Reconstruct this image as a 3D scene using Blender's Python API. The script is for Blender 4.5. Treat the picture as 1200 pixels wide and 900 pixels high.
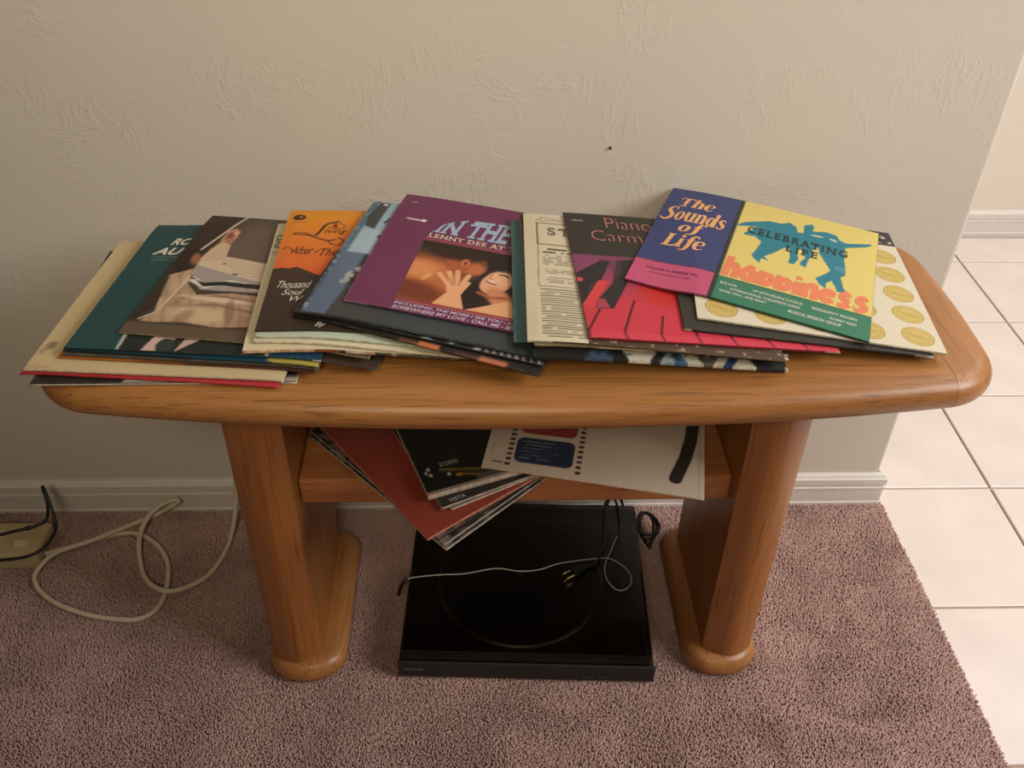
import bpy, bmesh, math, random
import numpy as np
from mathutils import Matrix, Vector

for _o in list(bpy.data.objects):
    bpy.data.objects.remove(_o, do_unlink=True)
SC = bpy.context.scene
COL = SC.collection
RAD = math.radians

# ------------------------------------------------------------------ camera
cam_d = bpy.data.cameras.new('camera')
cam = bpy.data.objects.new('camera', cam_d)
COL.objects.link(cam)
cam_d.sensor_fit = 'HORIZONTAL'
cam_d.sensor_width = 36.0
cam_d.lens = 36.0 * 1091.39 / 1200.0
cam_d.clip_start = 0.02
_r = Vector((0.99946076, -0.02917088, 0.01507505))
_u = Vector((0.00609017, 0.61581903, 0.78786409))
_w = Vector((0.03226619, 0.78734743, -0.61566461))
_m = Matrix((( _r.x, _u.x, -_w.x, -0.79693),
             ( _r.y, _u.y, -_w.y, -1.34043),
             ( _r.z, _u.z, -_w.z, 1.36051),
             (0, 0, 0, 1)))
cam.matrix_world = _m
SC.camera = cam

# ------------------------------------------------------------------ world and light
W = bpy.data.worlds.new('room_light')
SC.world = W
W.use_nodes = True
_bg = W.node_tree.nodes['Background']
_bg.inputs['Color'].default_value = (1.0, 0.82, 0.60, 1)
_bg.inputs['Strength'].default_value = 0.055

def area_light(name, loc, target, sx, sy, power, color):
    d = bpy.data.lights.new(name, 'AREA')
    d.shape = 'RECTANGLE'
    d.size, d.size_y = sx, sy
    d.energy = power
    d.color = color
    o = bpy.data.objects.new(name, d)
    COL.objects.link(o)
    o.location = loc
    o.rotation_euler = (Vector(target) - Vector(loc)).to_track_quat('-Z', 'Y').to_euler()
    return o
# daylight from the glazed patio door to the right of the photographer
area_light('patio_door_daylight', (1.55, -1.15, 2.15), (-0.1, -0.3, 0.3), 1.3, 1.3, 67, (1.0, 0.955, 0.93))
# ceiling bounce in the hallway behind the partition
area_light('hallway_ceiling_light', (1.5, 0.45, 2.5), (1.1, 0.3, 0.0), 1.4, 1.0, 26, (1.0, 0.94, 0.89))
# warm fill light added behind the camera, narrowed to brighten the upper wall
area_light('rear_wall_fill', (-1.0, -2.5, 2.4), (-0.95, 0.0, 1.2), 0.9, 0.6, 5.2, (1.0, 0.84, 0.62)).data.spread = RAD(65)

SC.view_settings.view_transform = 'Standard'
SC.view_settings.look = 'None'
SC.view_settings.gamma = 1.0
SC.view_settings.use_curve_mapping = False
SC.view_settings.exposure = 0.0

# ------------------------------------------------------------------ helpers
def lin(c):
    return tuple((x / 12.92) if x <= 0.04045 else ((x + 0.055) / 1.055) ** 2.4 for x in (v / 255.0 for v in c))

def tag(o, label=None, cat=None, group=None, kind=None):
    if label: o['label'] = label
    if cat: o['category'] = cat
    if group: o['group'] = group
    if kind: o['kind'] = kind
    return o

def link(name, me, mat=None, parent=None):
    o = bpy.data.objects.new(name, me)
    COL.objects.link(o)
    if mat is not None and me is not None and len(me.materials) == 0:
        me.materials.append(mat)
    if parent is not None:
        o.parent = parent
    return o

def empty(name, loc=(0, 0, 0), rz=0.0):
    o = bpy.data.objects.new(name, None)
    COL.objects.link(o)
    o.empty_display_size = 0.05
    o.location = loc
    o.rotation_euler = (0, 0, rz)
    return o

def mesh(name, verts, faces, smooth=False):
    me = bpy.data.meshes.new(name)
    me.from_pydata([tuple(v) for v in verts], [], [tuple(f) for f in faces])
    me.update()
    if smooth:
        me.polygons.foreach_set('use_smooth', [True] * len(me.polygons))
    return me

def box_bm(bm, x0, x1, y0, y1, z0, z1):
    vs = [bm.verts.new(p) for p in ((x0, y0, z0), (x1, y0, z0), (x1, y1, z0), (x0, y1, z0),
                                    (x0, y0, z1), (x1, y0, z1), (x1, y1, z1), (x0, y1, z1))]
    for f in ((0, 3, 2, 1), (4, 5, 6, 7), (0, 1, 5, 4), (1, 2, 6, 5), (2, 3, 7, 6), (3, 0, 4, 7)):
        bm.faces.new([vs[i] for i in f])

def box_mesh(name, x0, x1, y0, y1, z0, z1, bev=0.0, seg=2):
    bm = bmesh.new()
    box_bm(bm, x0, x1, y0, y1, z0, z1)
    if bev > 0:
        bmesh.ops.bevel(bm, geom=list(bm.edges), offset=bev, segments=seg, profile=0.5, affect='EDGES')
    me = bpy.data.meshes.new(name)
    bm.to_mesh(me); bm.free()
    return me

def cyl_mesh(name, r, z0, z1, n=24, cx=0.0, cy=0.0, r2=None, bev=0.0):
    r2 = r if r2 is None else r2
    prof = [(r, z0), (r2, z1)] if bev == 0 else [(r, z0), (r2, z1 - bev), (r2 - bev, z1)]
    vs, fs = [], []
    for (q, z) in prof:
        for k in range(n):
            a = 2 * math.pi * k / n
            vs.append((cx + q * math.cos(a), cy + q * math.sin(a), z))
    for j in range(len(prof) - 1):
        for k in range(n):
            fs.append((j * n + k, j * n + (k + 1) % n, (j + 1) * n + (k + 1) % n, (j + 1) * n + k))
    fs.append(tuple(reversed(range(n))))
    fs.append(tuple(range((len(prof) - 1) * n, len(prof) * n)))
    return mesh(name, vs, fs)

def catmull(pts, per=6):
    P = [Vector(p) for p in pts]
    P = [P[0] * 2 - P[1]] + P + [P[-1] * 2 - P[-2]]
    out = []
    for i in range(1, len(P) - 2):
        for k in range(per):
            t = k / per
            a, b, c, d = P[i - 1], P[i], P[i + 1], P[i + 2]
            out.append(0.5 * ((2 * b) + (c - a) * t + (2 * a - 5 * b + 4 * c - d) * t * t + (3 * b - a - 3 * c + d) * t ** 3))
    out.append(P[-2])
    return out

def tube_mesh(name, pts, rad, n=8, per=6):
    C = catmull(pts, per)
    vs, fs = [], []
    nrm = None
    for i, p in enumerate(C):
        t = (C[min(i + 1, len(C) - 1)] - C[max(i - 1, 0)]).normalized()
        if nrm is None:
            nrm = t.orthogonal().normalized()
        nrm = (nrm - t * nrm.dot(t)).normalized()
        bn = t.cross(nrm)
        for k in range(n):
            a = 2 * math.pi * k / n
            vs.append(p + (nrm * math.cos(a) + bn * math.sin(a)) * rad)
    for i in range(len(C) - 1):
        for k in range(n):
            fs.append((i * n + k, i * n + (k + 1) % n, (i + 1) * n + (k + 1) % n, (i + 1) * n + k))
    fs.append(tuple(reversed(range(n))))
    fs.append(tuple(range((len(C) - 1) * n, len(C) * n)))
    return mesh(name, vs, fs, True)

def sweep_mesh(name, prof, path, left=True):
    """prof: (outward distance, z); path: xy polyline, outward = right of travel."""
    n = len(path)
    offs = []
    for i in range(n):
        ds = []
        for a, b in ((i - 1, i), (i, i + 1)):
            if a >= 0 and b < n:
                d = Vector((path[b][0] - path[a][0], path[b][1] - path[a][1])).normalized()
                ds.append(Vector((d.y, -d.x)))
        if len(ds) == 1:
            offs.append(ds[0])
        else:
            s = ds[0] + ds[1]
            offs.append(s / (1 + ds[0].dot(ds[1])))
    vs, fs = [], []
    m = len(prof)
    for i in range(n):
        for d, z in prof:
            vs.append((path[i][0] + offs[i].x * d, path[i][1] + offs[i].y * d, z))
    for i in range(n - 1):
        for j in range(m):
            k = (j + 1) % m
            fs.append((i * m + j, i * m + k, (i + 1) * m + k, (i + 1) * m + j))
    fs.append(tuple(range(m)))
    fs.append(tuple(reversed(range((n - 1) * m, n * m))))
    return mesh(name, vs, fs)

# ------------------------------------------------------------------ materials
def new_mat(name):
    m = bpy.data.materials.new(name)
    m.use_nodes = True
    return m, m.node_tree, m.node_tree.nodes['Principled BSDF']

def N(nt, t, **kw):
    n = nt.nodes.new(t)
    for k, v in kw.items():
        setattr(n, k, v)
    return n

def plain(name, c, rough=0.5, metal=0.0, spec=0.5, noise=0.0, nscale=60.0, bump=0.0, bscale=200.0):
    m, nt, b = new_mat(name)
    col = lin(c)
    b.inputs['Roughness'].default_value = rough
    b.inputs['Metallic'].default_value = metal
    b.inputs['Specular IOR Level'].default_value = spec
    tc = N(nt, 'ShaderNodeTexCoord')
    nz = N(nt, 'ShaderNodeTexNoise')
    nz.inputs['Scale'].default_value = nscale
    nz.inputs['Detail'].default_value = 3
    nt.links.new(tc.outputs['Object'], nz.inputs['Vector'])
    rp = N(nt, 'ShaderNodeValToRGB')
    lo = tuple(max(0, x * (1 - noise)) for x in col) + (1,)
    hi = tuple(min(1, x * (1 + noise)) for x in col) + (1,)
    rp.color_ramp.elements[0].position = 0.3
    rp.color_ramp.elements[1].position = 0.7
    rp.color_ramp.elements[0].color = lo
    rp.color_ramp.elements[1].color = hi
    nt.links.new(nz.outputs['Fac'], rp.inputs['Fac'])
    nt.links.new(rp.outputs['Color'], b.inputs['Base Color'])
    if bump:
        n2 = N(nt, 'ShaderNodeTexNoise')
        n2.inputs['Scale'].default_value = bscale
        nt.links.new(tc.outputs['Object'], n2.inputs['Vector'])
        bp = N(nt, 'ShaderNodeBump')
        bp.inputs['Strength'].default_value = bump
        bp.inputs['Distance'].default_value = 0.001
        nt.links.new(n2.outputs['Fac'], bp.inputs['Height'])
        nt.links.new(bp.outputs['Normal'], b.inputs['Normal'])
    return m

def wood(name, axis, c_lo, c_hi, c_pore, rough=0.36):
    m, nt, b = new_mat(name)
    tc = N(nt, 'ShaderNodeTexCoord')
    def mapped(along, across):
        mp = N(nt, 'ShaderNodeMapping')
        s = [across] * 3
        s[axis] = along
        mp.inputs['Scale'].default_value = s
        nt.links.new(tc.outputs['Object'], mp.inputs['Vector'])
        return mp
    m1 = mapped(1.2, 26)
    n1 = N(nt, 'ShaderNodeTexNoise')
    n1.inputs['Scale'].default_value = 1.0
    n1.inputs['Detail'].default_value = 5
    n1.inputs['Distortion'].default_value = 0.6
    nt.links.new(m1.outputs['Vector'], n1.inputs['Vector'])
    r1 = N(nt, 'ShaderNodeValToRGB')
    r1.color_ramp.elements[0].position = 0.32
    r1.color_ramp.elements[1].position = 0.68
    r1.color_ramp.elements[0].color = lin(c_lo) + (1,)
    r1.color_ramp.elements[1].color = lin(c_hi) + (1,)
    nt.links.new(n1.outputs['Fac'], r1.inputs['Fac'])
    m2 = mapped(9, 320)
    n2 = N(nt, 'ShaderNodeTexNoise')
    n2.inputs['Scale'].default_value = 1.0
    n2.inputs['Detail'].default_value = 2
    nt.links.new(m2.outputs['Vector'], n2.inputs['Vector'])
    r2 = N(nt, 'ShaderNodeValToRGB')
    r2.color_ramp.elements[0].position = 0.54
    r2.color_ramp.elements[1].position = 0.68
    r2.color_ramp.elements[0].color = (0, 0, 0, 1)
    r2.color_ramp.elements[1].color = (1, 1, 1, 1)
    nt.links.new(n2.outputs['Fac'], r2.inputs['Fac'])
    mx = N(nt, 'ShaderNodeMixRGB')
    mx.inputs['Color2'].default_value = lin(c_pore) + (1,)
    nt.links.new(r1.outputs['Color'], mx.inputs['Color1'])
    ml = N(nt, 'ShaderNodeMath', operation='MULTIPLY')
    ml.inputs[1].default_value = 0.55
    nt.links.new(r2.outputs['Color'], ml.inputs[0])
    nt.links.new(ml.outputs[0], mx.inputs['Fac'])
    nt.links.new(mx.outputs['Color'], b.inputs['Base Color'])
    b.inputs['Roughness'].default_value = rough
    bp = N(nt, 'ShaderNodeBump')
    bp.inputs['Strength'].default_value = 0.12
    bp.inputs['Distance'].default_value = 0.0006
    bp.invert = True
    nt.links.new(r2.outputs['Color'], bp.inputs['Height'])
    nt.links.new(bp.outputs['Normal'], b.inputs['Normal'])
    return m

def wall_paint(name, c, relief=1.0):
    m, nt, b = new_mat(name)
    b.inputs['Roughness'].default_value = 0.72
    b.inputs['Specular IOR Level'].default_value = 0.25
    tc = N(nt, 'ShaderNodeTexCoord')
    nz = N(nt, 'ShaderNodeTexNoise')
    nz.inputs['Scale'].default_value = 2.0
    nt.links.new(tc.outputs['Object'], nz.inputs['Vector'])
    rp = N(nt, 'ShaderNodeValToRGB')
    col = lin(c)
    rp.color_ramp.elements[0].color = tuple(x * 0.95 for x in col) + (1,)
    rp.color_ramp.elements[1].color = tuple(min(1, x * 1.04) for x in col) + (1,)
    nt.links.new(nz.outputs['Fac'], rp.inputs['Fac'])
    nt.links.new(rp.outputs['Color'], b.inputs['Base Color'])
    # knockdown plaster: thin trowel ridges in patches
    def ridge(scale, rot, stretch, lo, hi):
        mp = N(nt, 'ShaderNodeMapping')
        mp.inputs['Rotation'].default_value = (0, rot, 0)
        mp.inputs['Scale'].default_value = stretch
        nt.links.new(tc.outputs['Object'], mp.inputs['Vector'])
        n = N(nt, 'ShaderNodeTexNoise')
        n.inputs['Scale'].default_value = scale
        n.inputs['Detail'].default_value = 4
        n.inputs['Roughness'].default_value = 0.62
        n.inputs['Distortion'].default_value = 0.45
        nt.links.new(mp.outputs['Vector'], n.inputs['Vector'])
        s = N(nt, 'ShaderNodeMath', operation='SUBTRACT'); s.inputs[1].default_value = 0.5
        nt.links.new(n.outputs['Fac'], s.inputs[0])
        a = N(nt, 'ShaderNodeMath', operation='ABSOLUTE')
        nt.links.new(s.outputs[0], a.inputs[0])
        r = N(nt, 'ShaderNodeMapRange')
        r.inputs['From Min'].default_value = 0.0
        r.inputs['From Max'].default_value = 0.045
        r.inputs['To Min'].default_value = 1.0
        r.inputs['To Max'].default_value = 0.0
        nt.links.new(a.outputs[0], r.inputs['Value'])
        k = N(nt, 'ShaderNodeTexNoise')
        k.inputs['Scale'].default_value = 6.5
        k.inputs['Detail'].default_value = 2
        mp2 = N(nt, 'ShaderNodeMapping'); mp2.inputs['Location'].default_value = (rot * 3, 1.7, scale)
        nt.links.new(tc.outputs['Object'], mp2.inputs['Vector'])
        nt.links.new(mp2.outputs['Vector'], k.inputs['Vector'])
        kr = N(nt, 'ShaderNodeMapRange')
        kr.inputs['From Min'].default_value = lo
        kr.inputs['From Max'].default_value = hi
        nt.links.new(k.outputs['Fac'], kr.inputs['Value'])
        p = N(nt, 'ShaderNodeMath', operation='MULTIPLY')
        nt.links.new(r.outputs[0], p.inputs[0]); nt.links.new(kr.outputs[0], p.inputs[1])
        return p
    h1 = ridge(10, 0.5, (1, 1, 2.4), 0.51, 0.68)
    h2 = ridge(12, -0.6, (2.4, 1, 1), 0.51, 0.68)
    ad = N(nt, 'ShaderNodeMath', operation='ADD')
    nt.links.new(h1.outputs[0], ad.inputs[0]); nt.links.new(h2.outputs[0], ad.inputs[1])
    nb = N(nt, 'ShaderNodeTexNoise'); nb.inputs['Scale'].default_value = 26; nb.inputs['Detail'].default_value = 4
    nt.links.new(tc.outputs['Object'], nb.inputs['Vector'])
    mu = N(nt, 'ShaderNodeMath', operation='MULTIPLY_ADD'); mu.inputs[1].default_value = 0.8
    nt.links.new(nb.outputs['Fac'], mu.inputs[0]); nt.links.new(ad.outputs[0], mu.inputs[2])
    bp = N(nt, 'ShaderNodeBump')
    bp.inputs['Strength'].default_value = 0.24 * relief
    bp.inputs['Distance'].default_value = 0.0016
    nt.links.new(mu.outputs[0], bp.inputs['Height'])
    nt.links.new(bp.outputs['Normal'], b.inputs['Normal'])
    return m

M_WALL = wall_paint('beige_wall_paint', (206, 199, 186))
M_HALL = wall_paint('hall_wall_paint', (226, 214, 198), 0.4)
M_BASE = plain('baseboard_white', (216, 210, 202), 0.45, noise=0.03)
M_TILE = plain('ceramic_tile', (226, 214, 206), 0.28, noise=0.05, nscale=9)
M_GROUT = plain('grout', (186, 158, 140), 0.9, noise=0.08, nscale=90)
M_BACKING = plain('carpet_backing', (160, 128, 118), 0.95, noise=0.1)
M_OAKX = wood('oak_along', 0, (145, 94, 46), (170, 116, 63), (92, 56, 26))
M_OAKY = wood('oak_across', 1, (150, 98, 52), (174, 121, 70), (108, 66, 34))
M_OAKZ = wood('oak_upright', 2, (144, 88, 42), (168, 108, 56), (96, 54, 24))
M_OAKS = wood('oak_shelf', 0, (150, 92, 50), (176, 114, 66), (104, 60, 30))

def art_mat():
    m, nt, b = new_mat('printed_cardboard')
    at = N(nt, 'ShaderNodeAttribute')
    at.attribute_name = 'art'
    nt.links.new(at.outputs['Color'], b.inputs['Base Color'])
    b.inputs['Roughness'].default_value = 0.5
    b.inputs['Specular IOR Level'].default_value = 0.35
    tc = N(nt, 'ShaderNodeTexCoord')
    nz = N(nt, 'ShaderNodeTexNoise'); nz.inputs['Scale'].default_value = 25; nz.inputs['Detail'].default_value = 3
    nt.links.new(tc.outputs['Object'], nz.inputs['Vector'])
    bp = N(nt, 'ShaderNodeBump'); bp.inputs['Strength'].default_value = 0.12; bp.inputs['Distance'].default_value = 0.0015
    nt.links.new(nz.outputs['Fac'], bp.inputs['Height'])
    nt.links.new(bp.outputs['Normal'], b.inputs['Normal'])
    return m
M_ART = art_mat()
_inks = {}
def ink(c):
    if c not in _inks:
        _inks[c] = plain('ink_%d_%d_%d' % c, tuple(v * .91 for v in c), 0.5, noise=0.02, spec=0.35)
    return _inks[c]

# ------------------------------------------------------------------ the setting
# partition wall whose right end stops at x = 0, thickness 0.13
def partition():
    r = 0.008
    out = [(-3.0, 0.0)]
    for k in range(5):
        a = -math.pi / 2 + k * math.pi / 8
        out.append((-r + r * math.cos(a), r + r * math.sin(a)))
    for k in range(5):
        a = k * math.pi / 8
        out.append((-r + r * math.cos(a), 0.13 - r + r * math.sin(a)))
    out.append((-3.0, 0.13))
    n = len(out)
    vs = [(x, y, -0.01) for x, y in out] + [(x, y, 2.6) for x, y in out]
    fs = [(k, (k + 1) % n, n + (k + 1) % n, n + k) for k in range(n)]
    fs += [tuple(reversed(range(n))), tuple(range(n, 2 * n))]
    return mesh('wall_back', vs, fs)
tag(link('wall_back', partition(), M_WALL), 'beige trowel-textured wall behind the oak table', 'wall', kind='structure')
tag(link('wall_hall', box_mesh('wall_hall', -1.5, 3.6, 1.1226, 1.22, -0.01, 2.6), M_HALL), 'pale hallway wall beyond the tiled floor', 'wall', kind='structure')

BB = [(0.0, 0.083), (0.005, 0.083), (0.0075, 0.081), (0.011, 0.0755), (0.0135, 0.074), (0.0135, 0.059), (0.0105, 0.0565),
      (0.0105, 0.0535), (0.0130, 0.0515), (0.0130, 0.047), (0.0115, 0.045), (0.0115, 0.0135), (0.0135, 0.0115), (0.0135, -0.006), (0.0, -0.006)]
tag(link('baseboard_back', sweep_mesh('baseboard_back', BB, [(-3.0, 0), (0, 0), (0, 0.13)]), M_BASE), 'white moulded baseboard under the textured wall', 'baseboard', kind='structure')
tag(link('baseboard_hall', sweep_mesh('baseboard_hall', BB, [(-1.5, 1.1226), (3.6, 1.1226)]), M_BASE), 'white moulded baseboard along the hallway wall', 'baseboard', kind='structure')

# carpeted floor
CE = 0.021   # carpet edge
tag(link('floor', box_mesh('floor', -3.0, CE - 0.003, -3.0, 0.0, -0.012, 0.0005), M_BACKING), 'mauve carpeted floor of the room', 'floor', kind='structure')

# tiled floor, each tile its own piece
th = tag(link('floor_tile', box_mesh('floor_tile', CE - 0.002, 3.6, -3.0, 1.13, -0.02, -0.0075), M_GROUT), 'pale ceramic tiled hallway floor with brown grout', 'floor', kind='structure')
tag(link('floor_hall', box_mesh('floor_hall', -1.5, CE - 0.004, 0.02, 1.13, -0.02, -0.0075), M_GROUT), 'grout bed behind the partition wall', 'floor', kind='structure')
TD, TTH, TX, TY = 0.310, -0.01156, 0.27042, 0.03798
def tile_poly(poly, z0, z1, ch):
    n = len(poly)
    c = Vector((sum(p[0] for p in poly) / n, sum(p[1] for p in poly) / n))
    ins = []
    for p in poly:
        d = (Vector(p) - c)
        ins.append((c.x + d.x - math.copysign(ch, d.x), c.y + d.y - math.copysign(ch, d.y)))
    vs = [(x, y, z0) for x, y in poly] + [(x, y, z1 - ch * 0.7) for x, y in poly] + [(x, y, z1) for x, y in ins]
    fs = [(k, (k + 1) % n, n + (k + 1) % n, n + k) for k in range(n)]
    fs += [(n + k, n + (k + 1) % n, 2 * n + (k + 1) % n, 2 * n + k) for k in range(n)]
    fs.append(tuple(range(2 * n, 3 * n)))
    return mesh('tile', vs, fs)
g = 0.0028
full_tile = tile_poly([(g, g), (TD - g, g), (TD - g, TD - g), (g, TD - g)], -0.0075, -0.002, 0.0016)
full_tile.materials.append(M_TILE)
cs, sn = math.cos(TTH), math.sin(TTH)
for r in range(-8, 4):
    for c in range(-1, 8):
        ox = TX + cs * c * TD - sn * r * TD
        oy = TY + sn * c * TD + cs * r * TD
        if c == -1:     # cut along the carpet edge / partition end
            if oy + TD < -2.9: continue
            def wp(u, v):
                return (ox + cs * u - sn * v, oy + sn * u + cs * v)
            top = min(TD - g, (1.115 - oy))
            a, b = wp(TD - g, g), wp(TD - g, top)
            me = tile_poly([(CE + 0.001, a[1] + 0.001), a, b, (CE + 0.001, b[1] + 0.001)], -0.0075, -0.002, 0.0016)
            link('tile', me, M_TILE, th)
        else:
            if oy + TD > 1.14:
                top = 1.1226 - oy - 0.018
                if top < 0.03: continue
                me = tile_poly([(g, g), (TD - g, g), (TD - g, top), (g, top)], -0.0075, -0.002, 0.0016)
                me.materials.append(M_TILE)
            else:
                me = full_tile
            o = link('tile', me, None, th)
            o.location = (ox, oy, 0)
            o.rotation_euler = (0, 0, TTH)

# ------------------------------------------------------------------ oak console table
ZT = 0.668
table = tag(empty('console_table', (-0.74, -0.25, 0.0)), 'honey oak console table with rounded top and two slab legs', 'table')
TO = Vector((-0.74, -0.25, 0.0))
def offs(me):
    for v in me.vertices:
        v.co -= TO
    return me

def top_outline(off):
    """bowed-front rounded outline; off = growth from the inset core."""
    r = 0.085
    L, R = -1.350 + r, -0.139 - r
    yb = -0.083 - r
    core = []
    nf = 24
    for k in range(nf + 1):      # front, left to right, bowed
        t = k / nf
        x = L + (R - L) * t
        y = -0.500 + r + 0.034 * abs(2 * t - 1) ** 2.2
        core.append((x, y))
    for k in range(1, 9):        # right end, slight bow
        t = k / 8
        core.append((R + 0.004 * math.sin(math.pi * t), core[nf][1] + (yb - core[nf][1]) * t))
    for k in range(1, nf + 1):
        core.append((R + (L - R) * k / nf, yb))
    for k in range(1, 8):
        t = k / 8
        core.append((L - 0.004 * math.sin(math.pi * t), yb + (core[0][1] - yb) * t))
    n = len(core)
    res = []
    for i in range(n):
        a, b, c = core[i - 1], core[i], core[(i + 1) % n]
        d1 = Vector((b[0] - a[0], b[1] - a[1])).normalized()
        d2 = Vector((c[0] - b[0], c[1] - b[1])).normalized()
        n1, n2 = Vector((d1.y, -d1.x)), Vector((d2.y, -d2.x))
        ang = math.acos(max(-1, min(1, n1.dot(n2))))
        st = 12 if ang > 0.5 else 1
        for k in range(st + 1) if st > 1 else [0.5]:
            t = k / st if st > 1 else 0.5
            nn = (n1 * (1 - t) + n2 * t) if st == 1 else Matrix.Rotation(math.atan2(n1.x * n2.y - n1.y * n2.x, n1.dot(n2)) * t, 2) @ n1
            nn = nn.normalized()
            res.append((b[0] + nn.x * (r + off), b[1] + nn.y * (r + off)))
    return res

def tabletop_bm():
    bm = bmesh.new()
    rings = []
    H = 0.046
    R1 = 0.024
    zc = ZT - H / 2
    seq = [(-0.045, ZT - H)]
    for k in range(0, 13):
        a = -math.pi / 2 + math.pi * k / 12
        seq.append((-R1 + R1 * math.cos(a), zc + (H / 2) * math.sin(a)))
    seq.append((-0.045, ZT))
    for off, z in seq:
        rings.append([bm.verts.new((x, y, z)) for x, y in top_outline(off)])
    n = len(rings[0])
    for a, b in zip(rings[:-1], rings[1:]):
        for k in range(n):
            bm.faces.new((a[k], a[(k + 1) % n], b[(k + 1) % n], b[k]))
    bm.faces.new(rings[-1])
    bm.faces.new(list(reversed(rings[0])))
    return bm

def cut(x_lo, x_hi, name):
    bm = tabletop_bm()
    for x, nx in ((x_lo, -1), (x_hi, 1)):
        if x is None: continue
        geom = list(bm.verts) + list(bm.edges) + list(bm.faces)
        bmesh.ops.bisect_plane(bm, geom=geom, plane_co=(x, 0, 0), plane_no=(nx, 0, 0), clear_outer=True)
    me = bpy.data.meshes.new(name)
    bm.to_mesh(me); bm.free()
    me.polygons.foreach_set('use_smooth', [p.area < 0.003 and len(p.vertices) == 4 for p in me.polygons])
    return offs(me)
XL, XR = -1.272, -0.212
link('tabletop', cut(None, XR - 0.0002, 'tabletop'), M_OAKX, table)
link('end_board', cut(XR + 0.0002, None, 'end_board'), M_OAKY, table)

def racetrack(x0, x1, y0, y1, n=14, ry=None):
    r = (x1 - x0) / 2
    ry = ry or r
    cx = (x0 + x1) / 2
    out = []
    for k in range(n + 1):
        a = math.pi + math.pi * k / n
        out.append((cx + r * math.cos(a), y0 + ry + ry * math.sin(a)))
    for k in range(n + 1):
        a = math.pi * k / n
        out.append((cx + r * math.cos(a), y1 - ry + ry * math.sin(a)))
    return out

def loft(name, rings, smooth=True):
    n = len(rings[0][0])
    vs, fs = [], []
    for pts, z in rings:
        vs += [(x, y, z) for x, y in pts]
    for j in range(len(rings) - 1):
        for k in range(n):
            fs.append((j * n + k, j * n + (k + 1) % n, (j + 1) * n + (k + 1) % n, (j + 1) * n + k))
    fs.append(tuple(reversed(range(n))))
    fs.append(tuple(range((len(rings) - 1) * n, len(rings) * n)))
    me = mesh(name, vs, fs)
    if smooth:
        me.polygons.foreach_set('use_smooth', [len(p.vertices) == 4 for p in me.polygons])
    return offs(me)

def slab_section(x0, x1, y0, y1, sag=0.020, n=14):
    """slab leg: shallow convex front and back meeting the flat sides at crisp corners"""
    out = []
    for k in range(n + 1):
        t = k / n
        out.append((x0 + (x1 - x0) * t, y0 + sag * (2 * t - 1) ** 2))
    for k in range(n + 1):
        t = 1 - k / n
        out.append((x0 + (x1 - x0) * t, y1 - sag * (2 * t - 1) ** 2))
    return out
def sharpen(me, ang):
    me.polygons.foreach_set('use_smooth', [True] * len(me.polygons))
    bm = bmesh.new(); bm.from_mesh(me)
    for e in bm.edges:
        if len(e.link_faces) == 2 and e.calc_face_angle(0) > ang:
            e.smooth = False
    bm.to_mesh(me); bm.free()
    return me
for (x0, x1, fx0, fx1) in ((-1.1455, -1.0665, -1.157, -1.028), (-0.4275, -0.3465, -0.459, -0.332)):
    leg = link('leg', sharpen(loft('leg', [(slab_section(x0, x1, -0.402, -0.112), 0.038), (slab_section(x0, x1, -0.402, -0.112), ZT - 0.0462)]), .6), M_OAKZ, table)
    rings = []
    for k in range(9):
        a = -math.pi / 2 + math.pi * k / 8
        ins = 0.020 - 0.020 * math.cos(a)
        rings.append((racetrack(fx0 + ins, fx1 - ins, -0.419 + ins, -0.092 - ins, 14, .048 - ins), 0.023 + 0.0225 * math.sin(a)))
    link('foot', loft('foot', rings), M_OAKY, leg)
link('shelf', offs(box_mesh('shelf', -1.0663, -0.4277, -0.352, -0.125, 0.364, 0.412, 0.004, 2)), M_OAKS, table)

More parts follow.
